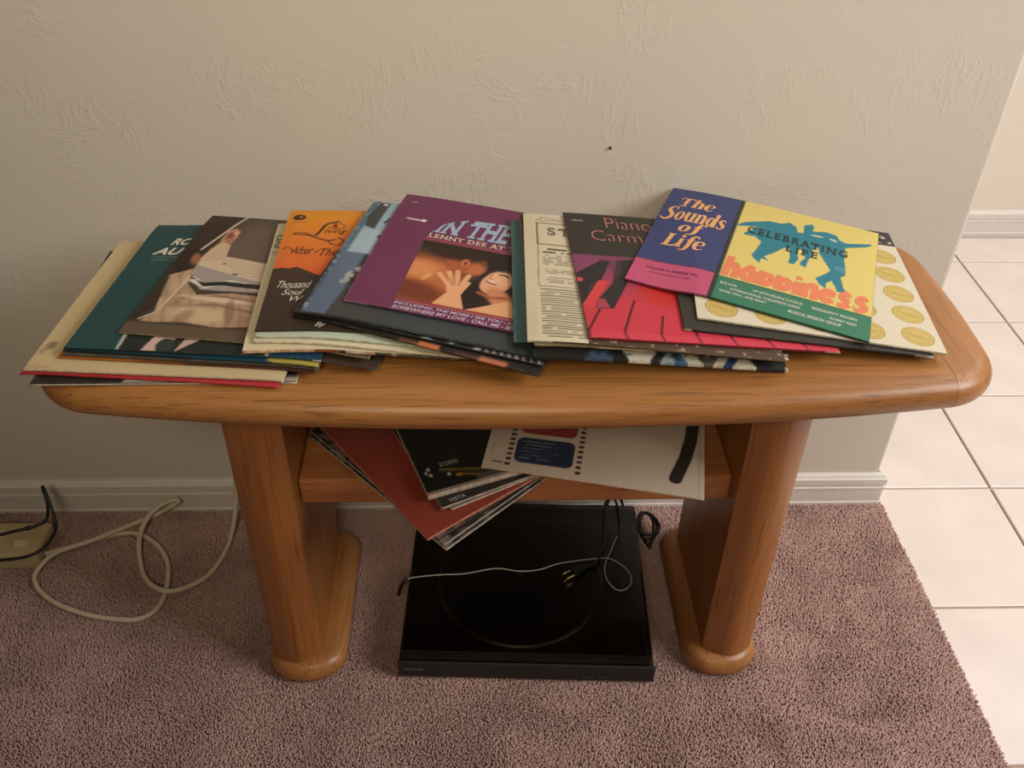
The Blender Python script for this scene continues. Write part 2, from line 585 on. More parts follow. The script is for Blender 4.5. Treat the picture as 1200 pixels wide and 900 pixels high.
# ------------------------------------------------------------------ record sleeves: resting shapes
NG = 25
SZ = 0.3145
class Rest:
    pass
class Pile:
    def __init__(s, base, inside):
        s.l = []; s.base = base; s.inside = inside
    def height(s, X, Y):
        h = np.where(s.inside(X, Y), s.base, -1.0)
        for o in s.l:
            c, sn = math.cos(o.yaw), math.sin(o.yaw)
            u = c * (X - o.cx) + sn * (Y - o.cy); v = -sn * (X - o.cx) + c * (Y - o.cy)
            m = (abs(u) <= o.S / 2) & (abs(v) <= o.S / 2)
            h = np.where(m, np.maximum(h, s.zl(o, u, v)), h)
        return h
    @staticmethod
    def zl(o, u, v):
        fu = np.clip((np.asarray(u) / o.S + .5) * (NG - 1), 0, NG - 1.0001)
        fv = np.clip((np.asarray(v) / o.S + .5) * (NG - 1), 0, NG - 1.0001)
        i = fu.astype(int); j = fv.astype(int); a = fu - i; b = fv - j; Z = o.zg
        return Z[i, j] * (1 - a) * (1 - b) + Z[i + 1, j] * a * (1 - b) + Z[i, j + 1] * (1 - a) * b + Z[i + 1, j + 1] * a * b
    def put(s, cx, cy, deg, t, slope, S=SZ, clr=.0005):
        o = Rest(); yaw = RAD(deg)
        o.cx, o.cy, o.yaw, o.t, o.S = cx, cy, yaw, t, S
        c, sn = math.cos(yaw), math.sin(yaw)
        g_ = np.linspace(-S / 2, S / 2, NG); U, V = np.meshgrid(g_, g_, indexing='ij')
        gf = np.linspace(-S / 2, S / 2, 3 * NG - 2); Uf, Vf = np.meshgrid(gf, gf, indexing='ij')
        hf = s.height(cx + c * Uf - sn * Vf, cy + sn * Uf + c * Vf)
        pf = np.stack([Uf.ravel(), Vf.ravel()], 1); hv = hf.ravel(); k = hv > -.5; pf = pf[k]; hv = hv[k]
        pg = np.stack([U.ravel(), V.ravel()], 1)
        z = np.empty(len(pg))
        for i in range(0, len(pg), 64):
            d = np.sqrt(((pg[i:i + 64, None] - pf[None]) ** 2).sum(2))
            z[i:i + 64] = (hv[None] - slope * d).max(1)
        z = z.reshape(NG, NG)
        hg = np.full((NG, NG), -9.0)
        pad = np.pad(hf, 1, constant_values=-9)
        for a in range(3):
            for b in range(3):
                hg = np.maximum(hg, pad[a:a + hf.shape[0], b:b + hf.shape[1]][::3, ::3])
        for it in range(6):
            p = np.pad(z, 1, mode='reflect', reflect_type='odd')
            sm = (p[:-2, 1:-1] + p[2:, 1:-1] + p[1:-1, :-2] + p[1:-1, 2:] + 2 * z) / 6
            z = np.maximum(sm, hg)
        o.zg = z + t + clr
        s.l.append(o)
        return o

# ------------------------------------------------------------------ cover art (flat print)
def canvas(n, c):
    g_ = np.linspace(0, 1, n)
    U, V = np.meshgrid(g_, g_, indexing='ij')
    A = np.empty((n, n, 3)); A[:] = c
    return U, V, A
def put(A, m, c):
    m = np.clip(np.asarray(m, float), 0, 1)[..., None]
    A[:] = A * (1 - m) + np.asarray(c, float) * m
def rect(U, V, a, b, c, d):
    return (U >= a) & (U <= c) & (V >= b) & (V <= d)
def ell(U, V, cx, cy, rx, ry, rot=0.0, soft=0.0):
    c, s = math.cos(rot), math.sin(rot)
    x = (U - cx) * c + (V - cy) * s; y = -(U - cx) * s + (V - cy) * c
    q = np.sqrt((x / rx) ** 2 + (y / ry) ** 2)
    if soft: return np.clip((1 - q) / soft + .5, 0, 1)
    return q <= 1
def poly(U, V, pts):
    m = np.zeros(U.shape, bool)
    n = len(pts)
    for i in range(n):
        x0, y0 = pts[i]; x1, y1 = pts[(i + 1) % n]
        if y0 == y1: continue
        cr = ((V >= y0) != (V >= y1)) & (U < x0 + (V - y0) * (x1 - x0) / (y1 - y0))
        m ^= cr
    return m
def seg(U, V, pts, w, soft=0.0):
    d = np.full(U.shape, 9.0)
    for (x0, y0), (x1, y1) in zip(pts[:-1], pts[1:]):
        dx, dy = x1 - x0, y1 - y0
        t = np.clip(((U - x0) * dx + (V - y0) * dy) / (dx * dx + dy * dy + 1e-12), 0, 1)
        d = np.minimum(d, np.hypot(U - x0 - t * dx, V - y0 - t * dy))
    if soft: return np.clip((w - d) / soft + .5, 0, 1)
    return d <= w
def vnoise(U, V, s, seed):
    rg = np.random.RandomState(seed)
    G = rg.rand(64, 64)
    x = (U * s) % 63; y = (V * s) % 63
    i = x.astype(int) % 63; j = y.astype(int) % 63; a = x - np.floor(x); b = y - np.floor(y)
    a = a * a * (3 - 2 * a); b = b * b * (3 - 2 * b)
    return G[i, j] * (1 - a) * (1 - b) + G[i + 1, j] * a * (1 - b) + G[i, j + 1] * (1 - a) * b + G[i + 1, j + 1] * a * b
def wear(U, V, A, amt=0.5, c=(214, 204, 188), seed=1):
    d = np.minimum(np.minimum(U, 1 - U), np.minimum(V, 1 - V))
    m = np.clip((0.0035 + .006 * vnoise(U, V, 23, seed + 40) - d) / .004, 0, 1) * np.clip((vnoise(U, V, 61, seed) - 1 + amt) * 3, 0, 1)
    put(A, m * 0.45, c)
def greek(U, V, A, box, rows, c, seed, strength=0.8, fill=0.75):
    a, b, x1, y1 = box
    rg = np.random.RandomState(seed)
    k = ((y1 - V) / (y1 - b) * rows)
    row = np.clip(np.floor(k).astype(int), 0, rows - 1); fr = k - np.floor(k)
    cell = np.floor((U - a) / (x1 - a) * 46).astype(int).clip(0, 60)
    T = rg.rand(rows, 61) < fill
    put(A, rect(U, V, a, b, x1, y1) * ((fr > .25) & (fr < .72)) * T[row, cell] * strength, c)

def a_plain(c, amt=0.4, c2=None):
    def f(n, seed):
        U, V, A = canvas(n, c)
        if c2: put(A, 0.5 * vnoise(U, V, 7, seed + 5), c2)
        wear(U, V, A, amt, seed=seed)
        return A
    return f
def a_black_strip(n, seed):
    U, V, A = canvas(n, (40, 36, 30))
    put(A, rect(U, V, .345, 0, 1, .04), (206, 190, 168))
    put(A, rect(U, V, .345, 0, 1, .012), (60, 40, 34))
    wear(U, V, A, .8, seed=seed)
    return A
def a_cream_stain(n, seed):
    U, V, A = canvas(n, (226, 204, 158))
    put(A, .35 * vnoise(U, V, 5, seed), (206, 180, 132))
    put(A, ell(U, V, .045, .16, .022, .028), (158, 142, 112))
    put(A, ell(U, V, .022, .12, .012, .018), (176, 158, 124))
    put(A, ell(U, V, .05, .02, .05, .006) * .6, (196, 130, 110))
    wear(U, V, A, .5, (196, 150, 110), seed)
    return A
def a_orange_brown(n, seed):
    U, V, A = canvas(n, (206, 122, 44))
    put(A, np.clip((U - .25) / .35, 0, 1), (86, 54, 40))
    wear(U, V, A, .3, (120, 70, 40), seed)
    return A
def a_teal_ro(n, seed):
    U, V, A = canvas(n, (30, 76, 80))
    put(A, rect(U, V, .205, 0, .80, .30), (34, 40, 38))
    put(A, seg(U, V, [(.207, -.01), (.216, .30)], .006), (222, 214, 200))
    put(A, poly(U, V, [(.30, 0), (.33, .10), (.44, .12), (.36, .0)]), (220, 190, 178))
    put(A, ell(U, V, .385, .035, .035, .045), (48, 62, 58))
    put(A, poly(U, V, [(.43, 0), (.45, .08), (.52, .09)]), (216, 184, 172))
    put(A, seg(U, V, [(.79, -.01), (.80, .30)], .006), (214, 206, 194))
    put(A, rect(U, V, .80, 0, 1, .3), (28, 66, 92))
    greek(U, V, A, (.08, .655, .30, .705), 3, (140, 140, 118), 5, .8)
    wear(U, V, A, .45, seed=seed)
    return A
def a_teal_yellow(n, seed):
    U, V, A = canvas(n, (26, 74, 96))
    put(A, rect(U, V, .80, 0, 1, .05), (190, 176, 80))
    wear(U, V, A, .3, seed=seed)
    return A
def a_sweater(n, seed):
    U, V, A = canvas(n, (74, 60, 50))
    put(A, ell(U, V, .34, .72, .20, .30, 0, .8), (112, 94, 82))
    put(A, poly(U, V, [(-.1, 1.1), (.17, 1.0), (.10, .60), (.03, .40), (-.1, .3)]), (58, 42, 32))
    nz = vnoise(U, V, 14, 3)
    # white blouse and sleeve
    put(A, poly(U, V, [(.10, .56), (.13, .66), (.19, .62), (.30, .60), (.50, .56), (.56, .40), (.30, .42), (.12, .45)]), (226, 204, 174))
    put(A, poly(U, V, [(.11, .53), (.42, .43), (.55, .40), (.55, .35), (.20, .34), (.13, .42)]), (176, 164, 160))
    put(A, poly(U, V, [(.125, .40), (.21, .35), (.30, .40), (.44, .36), (.44, .40), (.30, .43), (.21, .39), (.13, .44)]), (236, 228, 212))
    # dark ribbon
    put(A, poly(U, V, [(.115, .425), (.135, .43), (.20, .365), (.28, .385), (.60, .36), (.60, .40), (.28, .415), (.20, .395)]), (26, 28, 28))
    # raised arm and hand
    put(A, poly(U, V, [(.10, .56), (.12, .67), (.145, .74), (.195, .72), (.215, .59)]), (222, 190, 156))
    put(A, poly(U, V, [(.135, .74), (.14, .84), (.165, .87), (.198, .84), (.20, .78), (.19, .73)]), (204, 150, 118))
    put(A, ell(U, V, .165, .80, .018, .03), (150, 92, 72))
    put(A, ell(U, V, .182, .825, .012, .018), (232, 184, 152))
    put(A, seg(U, V, [(.08, .66), (.135, .84), (.175, 1.01)], .006), (222, 208, 186))
    # dark hair on the left
    put(A, ell(U, V, .05, .56, .05, .12, .2, .5), (40, 26, 20))
    put(A, ell(U, V, .085, .58, .02, .05, .2, .6), (170, 110, 84))
    # knitted cardigan
    kn = poly(U, V, [(.02, .43), (.11, .50), (.13, .38), (.20, .30), (.34, .33), (.60, .31), (.62, .08), (.48, .10), (.36, .08), (.22, .10), (.10, .085), (.05, .085), (.08, .16), (.04, .32)])
    rib = .5 + .5 * np.sin((U * 120 + V * 40))
    put(A, kn, (206, 172, 140))
    put(A, kn * (rib > .72) * .35, (150, 116, 90))
    put(A, kn * np.clip((nz - .55) * 3, 0, 1) * .6, (160, 122, 96))
    put(A, kn * seg(U, V, [(.15, .27), (.30, .30), (.45, .28)], .010), (150, 116, 92))
    put(A, kn * seg(U, V, [(.17, .21), (.30, .24), (.48, .20)], .008), (158, 124, 98))
    put(A, kn * ell(U, V, .27, .16, .14, .055, -.1, .6), (228, 200, 160))
    put(A, kn * ell(U, V, .30, .275, .16, .018, -.05, .6), (232, 206, 178))
    put(A, seg(U, V, [(.04, .10), (.09, .16), (.12, .44)], .004), (236, 216, 186))
    dots = (np.sin(U * 260 + V * 60) * np.sin(V * 300 - U * 40)) > .35
    put(A, kn * dots * (V < .24) * .4, (146, 110, 82))
    put(A, kn * seg(U, V, [(.045, .12), (.075, .20), (.10, .42)], .018, .02) * (np.sin(V * 420) > 0) * .5, (238, 214, 180))
    put(A, kn * ell(U, V, .38, .19, .02, .09, .25, .6) * .7, (140, 106, 82))
    put(A, kn * ell(U, V, .21, .14, .03, .05, -.3, .6) * .5, (148, 112, 84))
    for q in range(5):
        y_ = .60 - q * .022
        put(A, seg(U, V, [(.20 + q * .02, y_), (.34, y_ - .04), (.56, y_ - .05)], .004, .008) * .5, (190, 160, 132))
    put(A, ell(U, V, .30, .478, .012, .007), (96, 66, 48)); put(A, ell(U, V, .225, .555, .008, .006), (120, 84, 62))
    put(A, seg(U, V, [(.155, .80), (.185, .76)], .004) * .8, (146, 92, 70)); put(A, seg(U, V, [(.15, .77), (.18, .745)], .004) * .8, (146, 92, 70))
    put(A, poly(U, V, [(-.02, .45), (.03, .43), (.05, .32), (.07, .20), (.03, .10), (-.02, .08)]) * .8, (48, 36, 28))
    put(A, rect(U, V, 0, 0, 1, .075) * .85, (108, 90, 68))
    wear(U, V, A, .3, seed=seed)
    return A
def a_cream_letters(n, seed):
    U, V, A = canvas(n, (232, 220, 186))
    put(A, .3 * vnoise(U, V, 5, seed), (214, 198, 158))
    greek(U, V, A, (.012, .70, .034, .74), 3, (90, 84, 78), 6, .6)
    wear(U, V, A, .4, (210, 180, 150), seed)
    return A
def a_picture_edge(n, seed):
    U, V, A = a_cream_letters(n, seed), None, None
    return U
def a_living(n, seed):
    U, V, A = canvas(n, (58, 44, 36))
    put(A, .5 * np.clip(V / .4, 0, 1), (84, 54, 36))
    edge = .455 - .05 * np.clip((U - .10) / .1, 0, 1) + .012 * (vnoise(U, V * 0, 30, 4) - .5) + .01 * np.sin(U * 17)
    top = V > edge
    t = np.clip((V - .42) / .5, 0, 1)[..., None]
    sky = np.array((238, 108, 54)) * (1 - t) + np.array((246, 158, 40)) * t
    A[:] = np.where(top[..., None], sky, A)
    D = (84, 48, 22)
    put(A, ell(U, V, .055, .915, .030, .030), D)
    put(A, ell(U, V, .062, .918, .006, .010), (238, 156, 70))
    greek(U, V, A, (.025, .86, .10, .873), 1, D, 3, .7, .8)
    put(A, seg(U, V, [(.045, .755), (.09, .75), (.125, .742), (.165, .712), (.205, .692), (.24, .70)], .005), D)
    put(A, seg(U, V, [(.205, .695), (.225, .66), (.26, .65), (.28, .69), (.25, .72)], .0035), D)
    put(A, seg(U, V, [(.05, .755), (.055, .77), (.10, .765), (.13, .745)], .003), D)
    put(A, seg(U, V, [(.15, .745), (.165, .78), (.18, .83), (.20, .855), (.225, .86)], .007), D)
    put(A, ell(U, V, .228, .826, .012, .016), (150, 50, 30))
    put(A, seg(U, V, [(.20, .815), (.215, .805), (.235, .80), (.26, .80), (.275, .82)], .003), D)
    put(A, seg(U, V, [(.228, .84), (.232, .875), (.25, .85), (.27, .83)], .003), D)
    put(A, seg(U, V, [(.020, .628), (.035, .638), (.055, .628), (.062, .60)], .003), D)
    put(A, seg(U, V, [(.165, .585), (.168, .60), (.180, .61)], .003), D)
    wear(U, V, A, .35, seed=seed)
    return A
def a_orange_edge(n, seed):
    U, V, A = canvas(n, (44, 40, 38))
    put(A, rect(U, V, .52, 0, .60, .03), (206, 122, 80))
    put(A, rect(U, V, .44, 0, .52, .02), (112, 70, 48))
    put(A, rect(U, V, .76, 0, .87, .03), (196, 118, 84))
    put(A, rect(U, V, .66, 0, .76, .02), (92, 60, 48))
    wear(U, V, A, .35, seed=seed)
    return A
def a_zigzag(n, seed):
    U, V, A = canvas(n, (44, 48, 50))
    z = np.abs(((U * 34 + V * 8) % 1) - .5)
    put(A, (U > .76) * (V < .06) * (z < .18), (176, 160, 160))
    put(A, (U > .70) * (U < .78) * (V < .05) * (vnoise(U, V, 50, 8) > .5), (170, 172, 170))
    put(A, (U > .52) * (U < .66) * (V < .03) * (vnoise(U, V, 55, 9) > .62), (150, 158, 160))
    wear(U, V, A, .5, seed=seed)
    return A
def a_blue_city(n, seed):
    U, V, A = canvas(n, (62, 68, 72))
    put(A, .4 * vnoise(U, V, 6, 2), (84, 90, 96))
    put(A, rect(U, V, 0, 0, .115, .50), (104, 120, 146))
    put(A, poly(U, V, [(.03, .0), (.12, .0), (.12, .17), (.08, .26), (.03, .40), (0, .33), (0, 0)]) * .5, (92, 112, 140))
    put(A, poly(U, V, [(.115, .40), (.30, .45), (.30, .0), (.10, .0), (.115, .17)]), (70, 72, 70))
    put(A, rect(U, V, .0, .49, .40, 1), (160, 186, 204))
    put(A, rect(U, V, 0, .49, .034, 1), (92, 124, 142)); put(A, rect(U, V, 0, .0, .016, .49), (70, 84, 100))
    put(A, poly(U, V, [(.028, .82), (.04, .985), (.088, .985), (.087, .71), (.04, .73)]), (72, 72, 66))
    put(A, rect(U, V, .058, .95, .08, .975), (226, 224, 214))
    put(A, rect(U, V, .035, .49, .135, .70), (176, 198, 212))
    put(A, ell(U, V, .132, .81, .012, .024), (62, 70, 96))
    put(A, ell(U, V, .118, .785, .008, .012), (62, 70, 96))
    put(A, ell(U, V, .131, .65, .009, .016), (62, 70, 96))
    put(A, (vnoise(U, V, 60, 5) > .45) * ell(U, V, .112, .31, .024, .075, -.3), (176, 178, 178))
    put(A, ell(U, V, .132, .275, .012, .03), (58, 50, 46))
    put(A, (U < .020) * (vnoise(U, V, 60, 7) > .72) * .7, (178, 188, 196))
    put(A, rect(U, V, 0, 0, 1, .012), (42, 48, 52))
    put(A, rect(U, V, .9, 0, 1, .08), (44, 78, 92))
    wear(U, V, A, .45, seed=seed)
    return A
def a_purple(n, seed):
    U, V, A = canvas(n, (116, 52, 88))
    put(A, .25 * vnoise(U, V, 4, 3), (128, 60, 108))
    pic = rect(U, V, .19, .088, 1, .572)
    put(A, rect(U, V, .19, .572, 1, .60), (150, 70, 86))
    put(A, rect(U, V, .19, .07, 1, .088), (150, 60, 76))
    put(A, rect(U, V, .19, .0685, 1, .0725), (212, 124, 92))
    put(A, pic, (42, 28, 22))
    # man's shoulder, neck and head
    sh = ell(U, V, .25, .26, .20, .20, 0, .7) * pic
    put(A, sh, (198, 112, 62))
    put(A, ell(U, V, .22, .33, .10, .07, .2, .9) * pic, (232, 150, 92))
    put(A, ell(U, V, .24, .16, .14, .07, -.2, .7) * pic, (128, 58, 34))
    put(A, ell(U, V, .27, .28, .012, .035, -.4, .6) * pic, (238, 170, 112))
    hd = ell(U, V, .41, .43, .09, .075, .1, .3) * pic
    put(A, hd, (184, 96, 56))
    put(A, ell(U, V, .36, .50, .14, .05, .0, .6) * pic, (52, 30, 22))
    put(A, ell(U, V, .46, .40, .035, .05, -.3, .5) * pic, (206, 116, 72))
    put(A, ell(U, V, .487, .455, .014, .03, .2, .5) * pic, (214, 124, 78))
    put(A, ell(U, V, .403, .44, .018, .032, 0, .4) * pic, (216, 126, 80))
    put(A, ell(U, V, .404, .436, .008, .017, 0, .4) * pic, (136, 66, 42))
    # dark hair
    put(A, ell(U, V, .475, .22, .060, .11, -.2, .4) * pic, (34, 22, 20))
    put(A, ell(U, V, .60, .47, .12, .07, 0, .5) * pic, (38, 26, 24))
    # woman's face and shoulder
    put(A, ell(U, V, .560, .33, .062, .100, -.35, .15) * pic, (240, 176, 134))
    put(A, ell(U, V, .575, .37, .055, .05, 0, .5) * pic, (246, 190, 148))
    put(A, ell(U, V, .60, .20, .05, .10, .6, .4) * pic, (214, 140, 100))
    put(A, poly(U, V, [(.47, .088), (.53, .13), (.62, .20), (1, .26), (1, .088)]) * pic, (240, 178, 130))
    put(A, seg(U, V, [(.50, .23), (.55, .205), (.62, .225)], .010, .01) * pic, (172, 96, 66))
    put(A, ell(U, V, .536, .325, .026, .011, -.38) * pic, (150, 56, 50))
    put(A, ell(U, V, .536, .330, .022, .006, -.38) * pic, (250, 238, 226))
    put(A, seg(U, V, [(.562, .395), (.585, .397), (.60, .385)], .005) * pic, (60, 30, 24))
    put(A, seg(U, V, [(.505, .405), (.518, .402)], .005) * pic, (60, 30, 24))
    put(A, seg(U, V, [(.56, .42), (.59, .422), (.61, .405)], .003) * pic, (90, 46, 34))
    put(A, seg(U, V, [(.532, .385), (.522, .355), (.535, .35)], .0035) * pic, (206, 132, 98))
    # hand and forearm
    S1 = (244, 180, 132)
    put(A, poly(U, V, [(.335, .088), (.375, .19), (.43, .20), (.465, .088)]) * pic, S1)
    put(A, ell(U, V, .402, .225, .036, .062, .15) * pic, S1)
    for tip, kn in (((.318, .318), (.378, .235)), ((.353, .345), (.388, .25)), ((.387, .36), (.405, .255)), ((.437, .342), (.420, .245)), ((.445, .285), (.428, .215))):
        put(A, seg(U, V, [tip, kn], .0115) * pic, S1)
    for a_, b_ in (((.366, .30), (.385, .25)), ((.380, .31), (.395, .255)), ((.41, .31), (.412, .255))):
        put(A, seg(U, V, [a_, b_], .003) * pic, (190, 116, 78))
    put(A, seg(U, V, [(.05, .915), (.105, .915)], .005) * (vnoise(U, V, 60, 2) > .3), (222, 190, 200))
    put(A, seg(U, V, [(.06, .738), (.135, .738)], .006) * (vnoise(U, V, 55, 4) > .25), (226, 206, 212))
    put(A, ell(U, V, .148, .740, .012, .014), (236, 226, 228))
    wear(U, V, A, .55, seed=seed)
    return A
def a_text_page(n, seed):
    U, V, A = canvas(n, (226, 214, 184))
    put(A, .25 * vnoise(U, V, 5, 3), (206, 190, 156))
    D = (104, 94, 78)
    put(A, .8 * seg(U, V, [(.06, .91), (.06, .715), (.6, .715)], .004), D)
    put(A, .8 * seg(U, V, [(.06, .91), (.6, .91)], .004), D)
    put(A, .6 * seg(U, V, [(.06, .71), (.055, .375), (.6, .375)], .0025), D)
    put(A, .7 * seg(U, V, [(.06, .93), (.09, .965), (.13, .955), (.17, .95)], .003), D)
    put(A, .6 * seg(U, V, [(.075, .93), (.12, .94), (.20, .935)], .003), D)
    greek(U, V, A, (.10, .66, .60, .69), 1, (70, 60, 50), 11, .8, .85)
    greek(U, V, A, (.08, .635, .60, .66), 1, (70, 60, 50), 12, .8, .85)
    greek(U, V, A, (.08, .54, .60, .63), 5, D, 13, .65)
    greek(U, V, A, (.085, .47, .60, .51), 3, D, 14, .65)
    greek(U, V, A, (.085, .40, .60, .45), 3, D, 15, .65)
    greek(U, V, A, (.06, .02, .95, .36), 21, D, 16, .75, .85)
    put(A, rect(U, V, .235, 0, 1, .062), (88, 68, 54))
    put(A, rect(U, V, .235, .0, 1, .075) * (vnoise(U, V, 50, 9) > .80) * .7, (190, 172, 140))
    wear(U, V, A, .25, (180, 160, 130), seed)
    return A
def a_piano(n, seed):
    U, V, A = canvas(n, (54, 50, 44))
    pic = V < .615
    t = np.clip((V - .25) / .3, 0, 1)[..., None]
    A[:] = np.where(pic[..., None], np.array((212, 58, 76)) * (1 - t) + np.array((136, 66, 96)) * t, A)
    put(A, pic * ell(U, V, .06, .55, .10, .12, 0, .8) * .8, (140, 70, 110))
    put(A, pic * ell(U, V, .36, .34, .10, .10, 0, .8), (206, 44, 40))
    BK = (46, 40, 40)
    put(A, poly(U, V, [(-.02, .30), (.03, .24), (.08, .40), (.16, .57), (.12, .58), (.04, .42)]) * pic, (70, 48, 60))
    put(A, poly(U, V, [(-.01, .45), (-.01, .22), (.02, .24), (.05, .38), (.10, .41), (.165, .575), (.12, .57)]) * pic, BK)
    put(A, poly(U, V, [(.15, .40), (.075, .275), (.05, .20), (.125, .205), (.21, .40), (.27, .60), (.19, .58)]) * pic, BK)
    put(A, poly(U, V, [(.15, .58), (.16, .42), (.20, .50), (.21, .58)]) * pic * .5, (96, 58, 88))
    put(A, poly(U, V, [(.075, .27), (.097, .275), (.112, .21), (.055, .203)]), (176, 70, 90))
    put(A, poly(U, V, [(.30, .62), (.26, .42), (.32, .40), (.44, .62)]) * pic, (44, 32, 34))
    put(A, poly(U, V, [(.09, .41), (.135, .41), (.07, .28), (.04, .21), (-.0, .22)]), (224, 70, 72))
    put(A, ell(U, V, .012, .41, .014, .016), (226, 72, 90))
    DK = (86, 24, 34)
    for pts in ([(.067, .195), (.004, .047), (.006, .0)], [(.219, .272), (.145, .051), (.152, 0)], [(.318, .17), (.29, .048), (.296, 0)],
                [(.43, .12), (.435, .04), (.442, 0)], [(.565, .10), (.575, .04), (.585, 0)], [(.70, .10), (.72, .04), (.735, 0)], [(.84, .1), (.87, 0)]):
        put(A, seg(U, V, pts, .005), DK)
    put(A, rect(U, V, 0, 0, 1, .045) * .25, (240, 90, 110))
    wear(U, V, A, .3, seed=seed)
    return A
def a_seals(n, seed):
    U, V, A = canvas(n, (232, 222, 198))
    put(A, .3 * vnoise(U, V, 4, 3), (222, 208, 178))
    for i in range(5):
        for j in range(5):
            cu = .105 + i * .20; cv = .095 + j * .162
            put(A, ell(U, V, cu, cv, .066, .066), (170, 138, 60))
            put(A, ell(U, V, cu, cv, .062, .062), (216, 190, 110))
            put(A, ell(U, V, cu, cv, .050, .050) & ~ell(U, V, cu, cv, .047, .047), (186, 152, 70))
            put(A, seg(U, V, [(cu - .035, cv + .014), (cu + .035, cv - .010)], .004) * .7, (176, 142, 66))
            put(A, seg(U, V, [(cu - .028, cv - .004), (cu + .02, cv - .02)], .003) * .6, (176, 142, 66))
    put(A, rect(U, V, 0, .86, 1, 1), (66, 58, 62))
    put(A, (vnoise(U, V, 46, 6) > .62) * rect(U, V, .80, .88, .985, .95), (206, 190, 160))
    wear(U, V, A, .35, seed=seed)
    return A
FIG = [(.358,.701),(.394,.754),(.498,.828),(.555,.834),(.589,.869),(.624,.841),(.637,.787),(.662,.795),(.658,.883),(.693,.911),(.705,.885),(.7,.844),(.713,.842),(.76,.868),(.811,.858),(.827,.817),(.859,.802),(.966,.858),(.975,.848),(.95,.818),(.862,.757),(.857,.748),(.859,.638),(.871,.55),(.873,.487),(.855,.46),(.874,.364),(.899,.335),(.848,.325),(.84,.358),(.819,.41),(.799,.373),(.8,.325),(.772,.349),(.751,.392),(.791,.457),(.808,.496),(.782,.557),(.748,.633),(.74,.684),(.718,.658),(.715,.574),(.707,.531),(.703,.463),(.678,.474),(.675,.5),(.693,.551),(.675,.608),(.661,.629),(.653,.585),(.666,.523),(.65,.463),(.626,.462),(.628,.515),(.615,.606),(.592,.591),(.553,.515),(.518,.463),(.546,.432),(.509,.44),(.51,.393),(.483,.416),(.466,.445),(.483,.537),(.49,.595),(.456,.633),(.408,.624),(.403,.635),(.454,.737),(.371,.699)]
def a_sounds(n, seed):
    U, V, A = canvas(n, (234, 212, 122))
    put(A, rect(U, V, 0, 0, .345, 1), (62, 70, 122))
    put(A, rect(U, V, 0, 0, .345, .205), (206, 88, 126))
    put(A, rect(U, V, 0, .200, .345, .207), (120, 50, 90))
    put(A, rect(U, V, .36, 0, 1, .19), (58, 128, 100))
    put(A, rect(U, V, .36, .186, 1, .193), (44, 70, 58))
    put(A, rect(U, V, .343, 0, .362, 1), (50, 52, 52))
    put(A, poly(U, V, FIG), (44, 132, 150))
    put(A, ell(U, V, .725, .80, .03, .008, .1), (220, 214, 170))
    put(A, ell(U, V, .80, .80, .02, .010, -.4) & (vnoise(U, V, 60, 2) > .4), (200, 210, 190))
    put(A, ell(U, V, .845, .56, .025, .07) * (vnoise(U, V, 30, 3) > .55) * .5, (120, 170, 176))
    wear(U, V, A, .2, seed=seed)
    return A
def a_film(n, seed):
    U, V, A = canvas(n, (214, 198, 178))
    D = (52, 44, 36)
    def rr(a, b, c, d, r, col):
        m = rect(U, V, a + r, b, c - r, d) | rect(U, V, a, b + r, c, d - r)
        for x, y in ((a + r, b + r), (c - r, b + r), (a + r, d - r), (c - r, d - r)):
            m |= ell(U, V, x, y, r, r)
        put(A, m, col)
    rr(.135, .062, .405, .235, .035, (40, 52, 78))
    rr(.14, .265, .405, .45, .035, (160, 58, 48))
    for k in range(6):
        put(A, rect(U, V, .16, .09 + k * .023, .16 + (.14, .12, .20, .10, .16, .15)[k], .096 + k * .023) * (vnoise(U, V, 60, k) > .3), (120, 128, 140))
    for k in range(18):
        for x in (.098, .420):
            rr(x, .035 + k * .034, x + .026, .052 + k * .034, .006, D)
    put(A, seg(U, V, [(.87, .10), (.91, .24), (.935, .38), (.95, .62)], .030), D)
    put(A, seg(U, V, [(.045, .05), (.085, .05)], .005) * (vnoise(U, V, 60, 4) > .4), (110, 96, 80))
    put(A, seg(U, V, [(.03, .10), (.03, .17)], .002), (130, 116, 98))
    put(A, seg(U, V, [(.976, 0), (.976, 1)], .0025) * .6, (170, 140, 116))
    wear(U, V, A, .3, (226, 190, 160), seed)
    return A
def a_spacecraft(n, seed):
    U, V, A = canvas(n, (24, 26, 22))
    put(A, .5 * vnoise(U, V, 6, 2), (38, 42, 36))
    put(A, seg(U, V, [(.10, .13), (.30, .04)], .012), (56, 50, 30))
    put(A, seg(U, V, [(.10, .14), (.34, .055)], .003), (170, 144, 60))
    put(A, seg(U, V, [(.16, .085), (.30, .03)], .003), (190, 130, 50))
    for x, y in ((.05, .155), (.035, .135), (.05, .115), (.13, .095)):
        put(A, ell(U, V, x, y, .008, .010), (190, 190, 160))
    put(A, ell(U, V, .175, .075, .016, .008), (216, 130, 40))
    put(A, poly(U, V, [(.24, .04), (.25, .0), (.40, .0), (.36, .06)]), (86, 78, 74))
    put(A, rect(U, V, 0, 0, 1, .02) * .75, (190, 168, 150))
    wear(U, V, A, .6, seed=seed)
    return A
def a_collage(n, seed):
    U, V, A = canvas(n, (58, 46, 40))
    put(A, (vnoise(U, V, 28, 4) > .58), (128, 108, 96))
    put(A, (vnoise(U, V, 36, 9) > .72), (32, 28, 28))
    wear(U, V, A, .6, seed=seed)
    return A

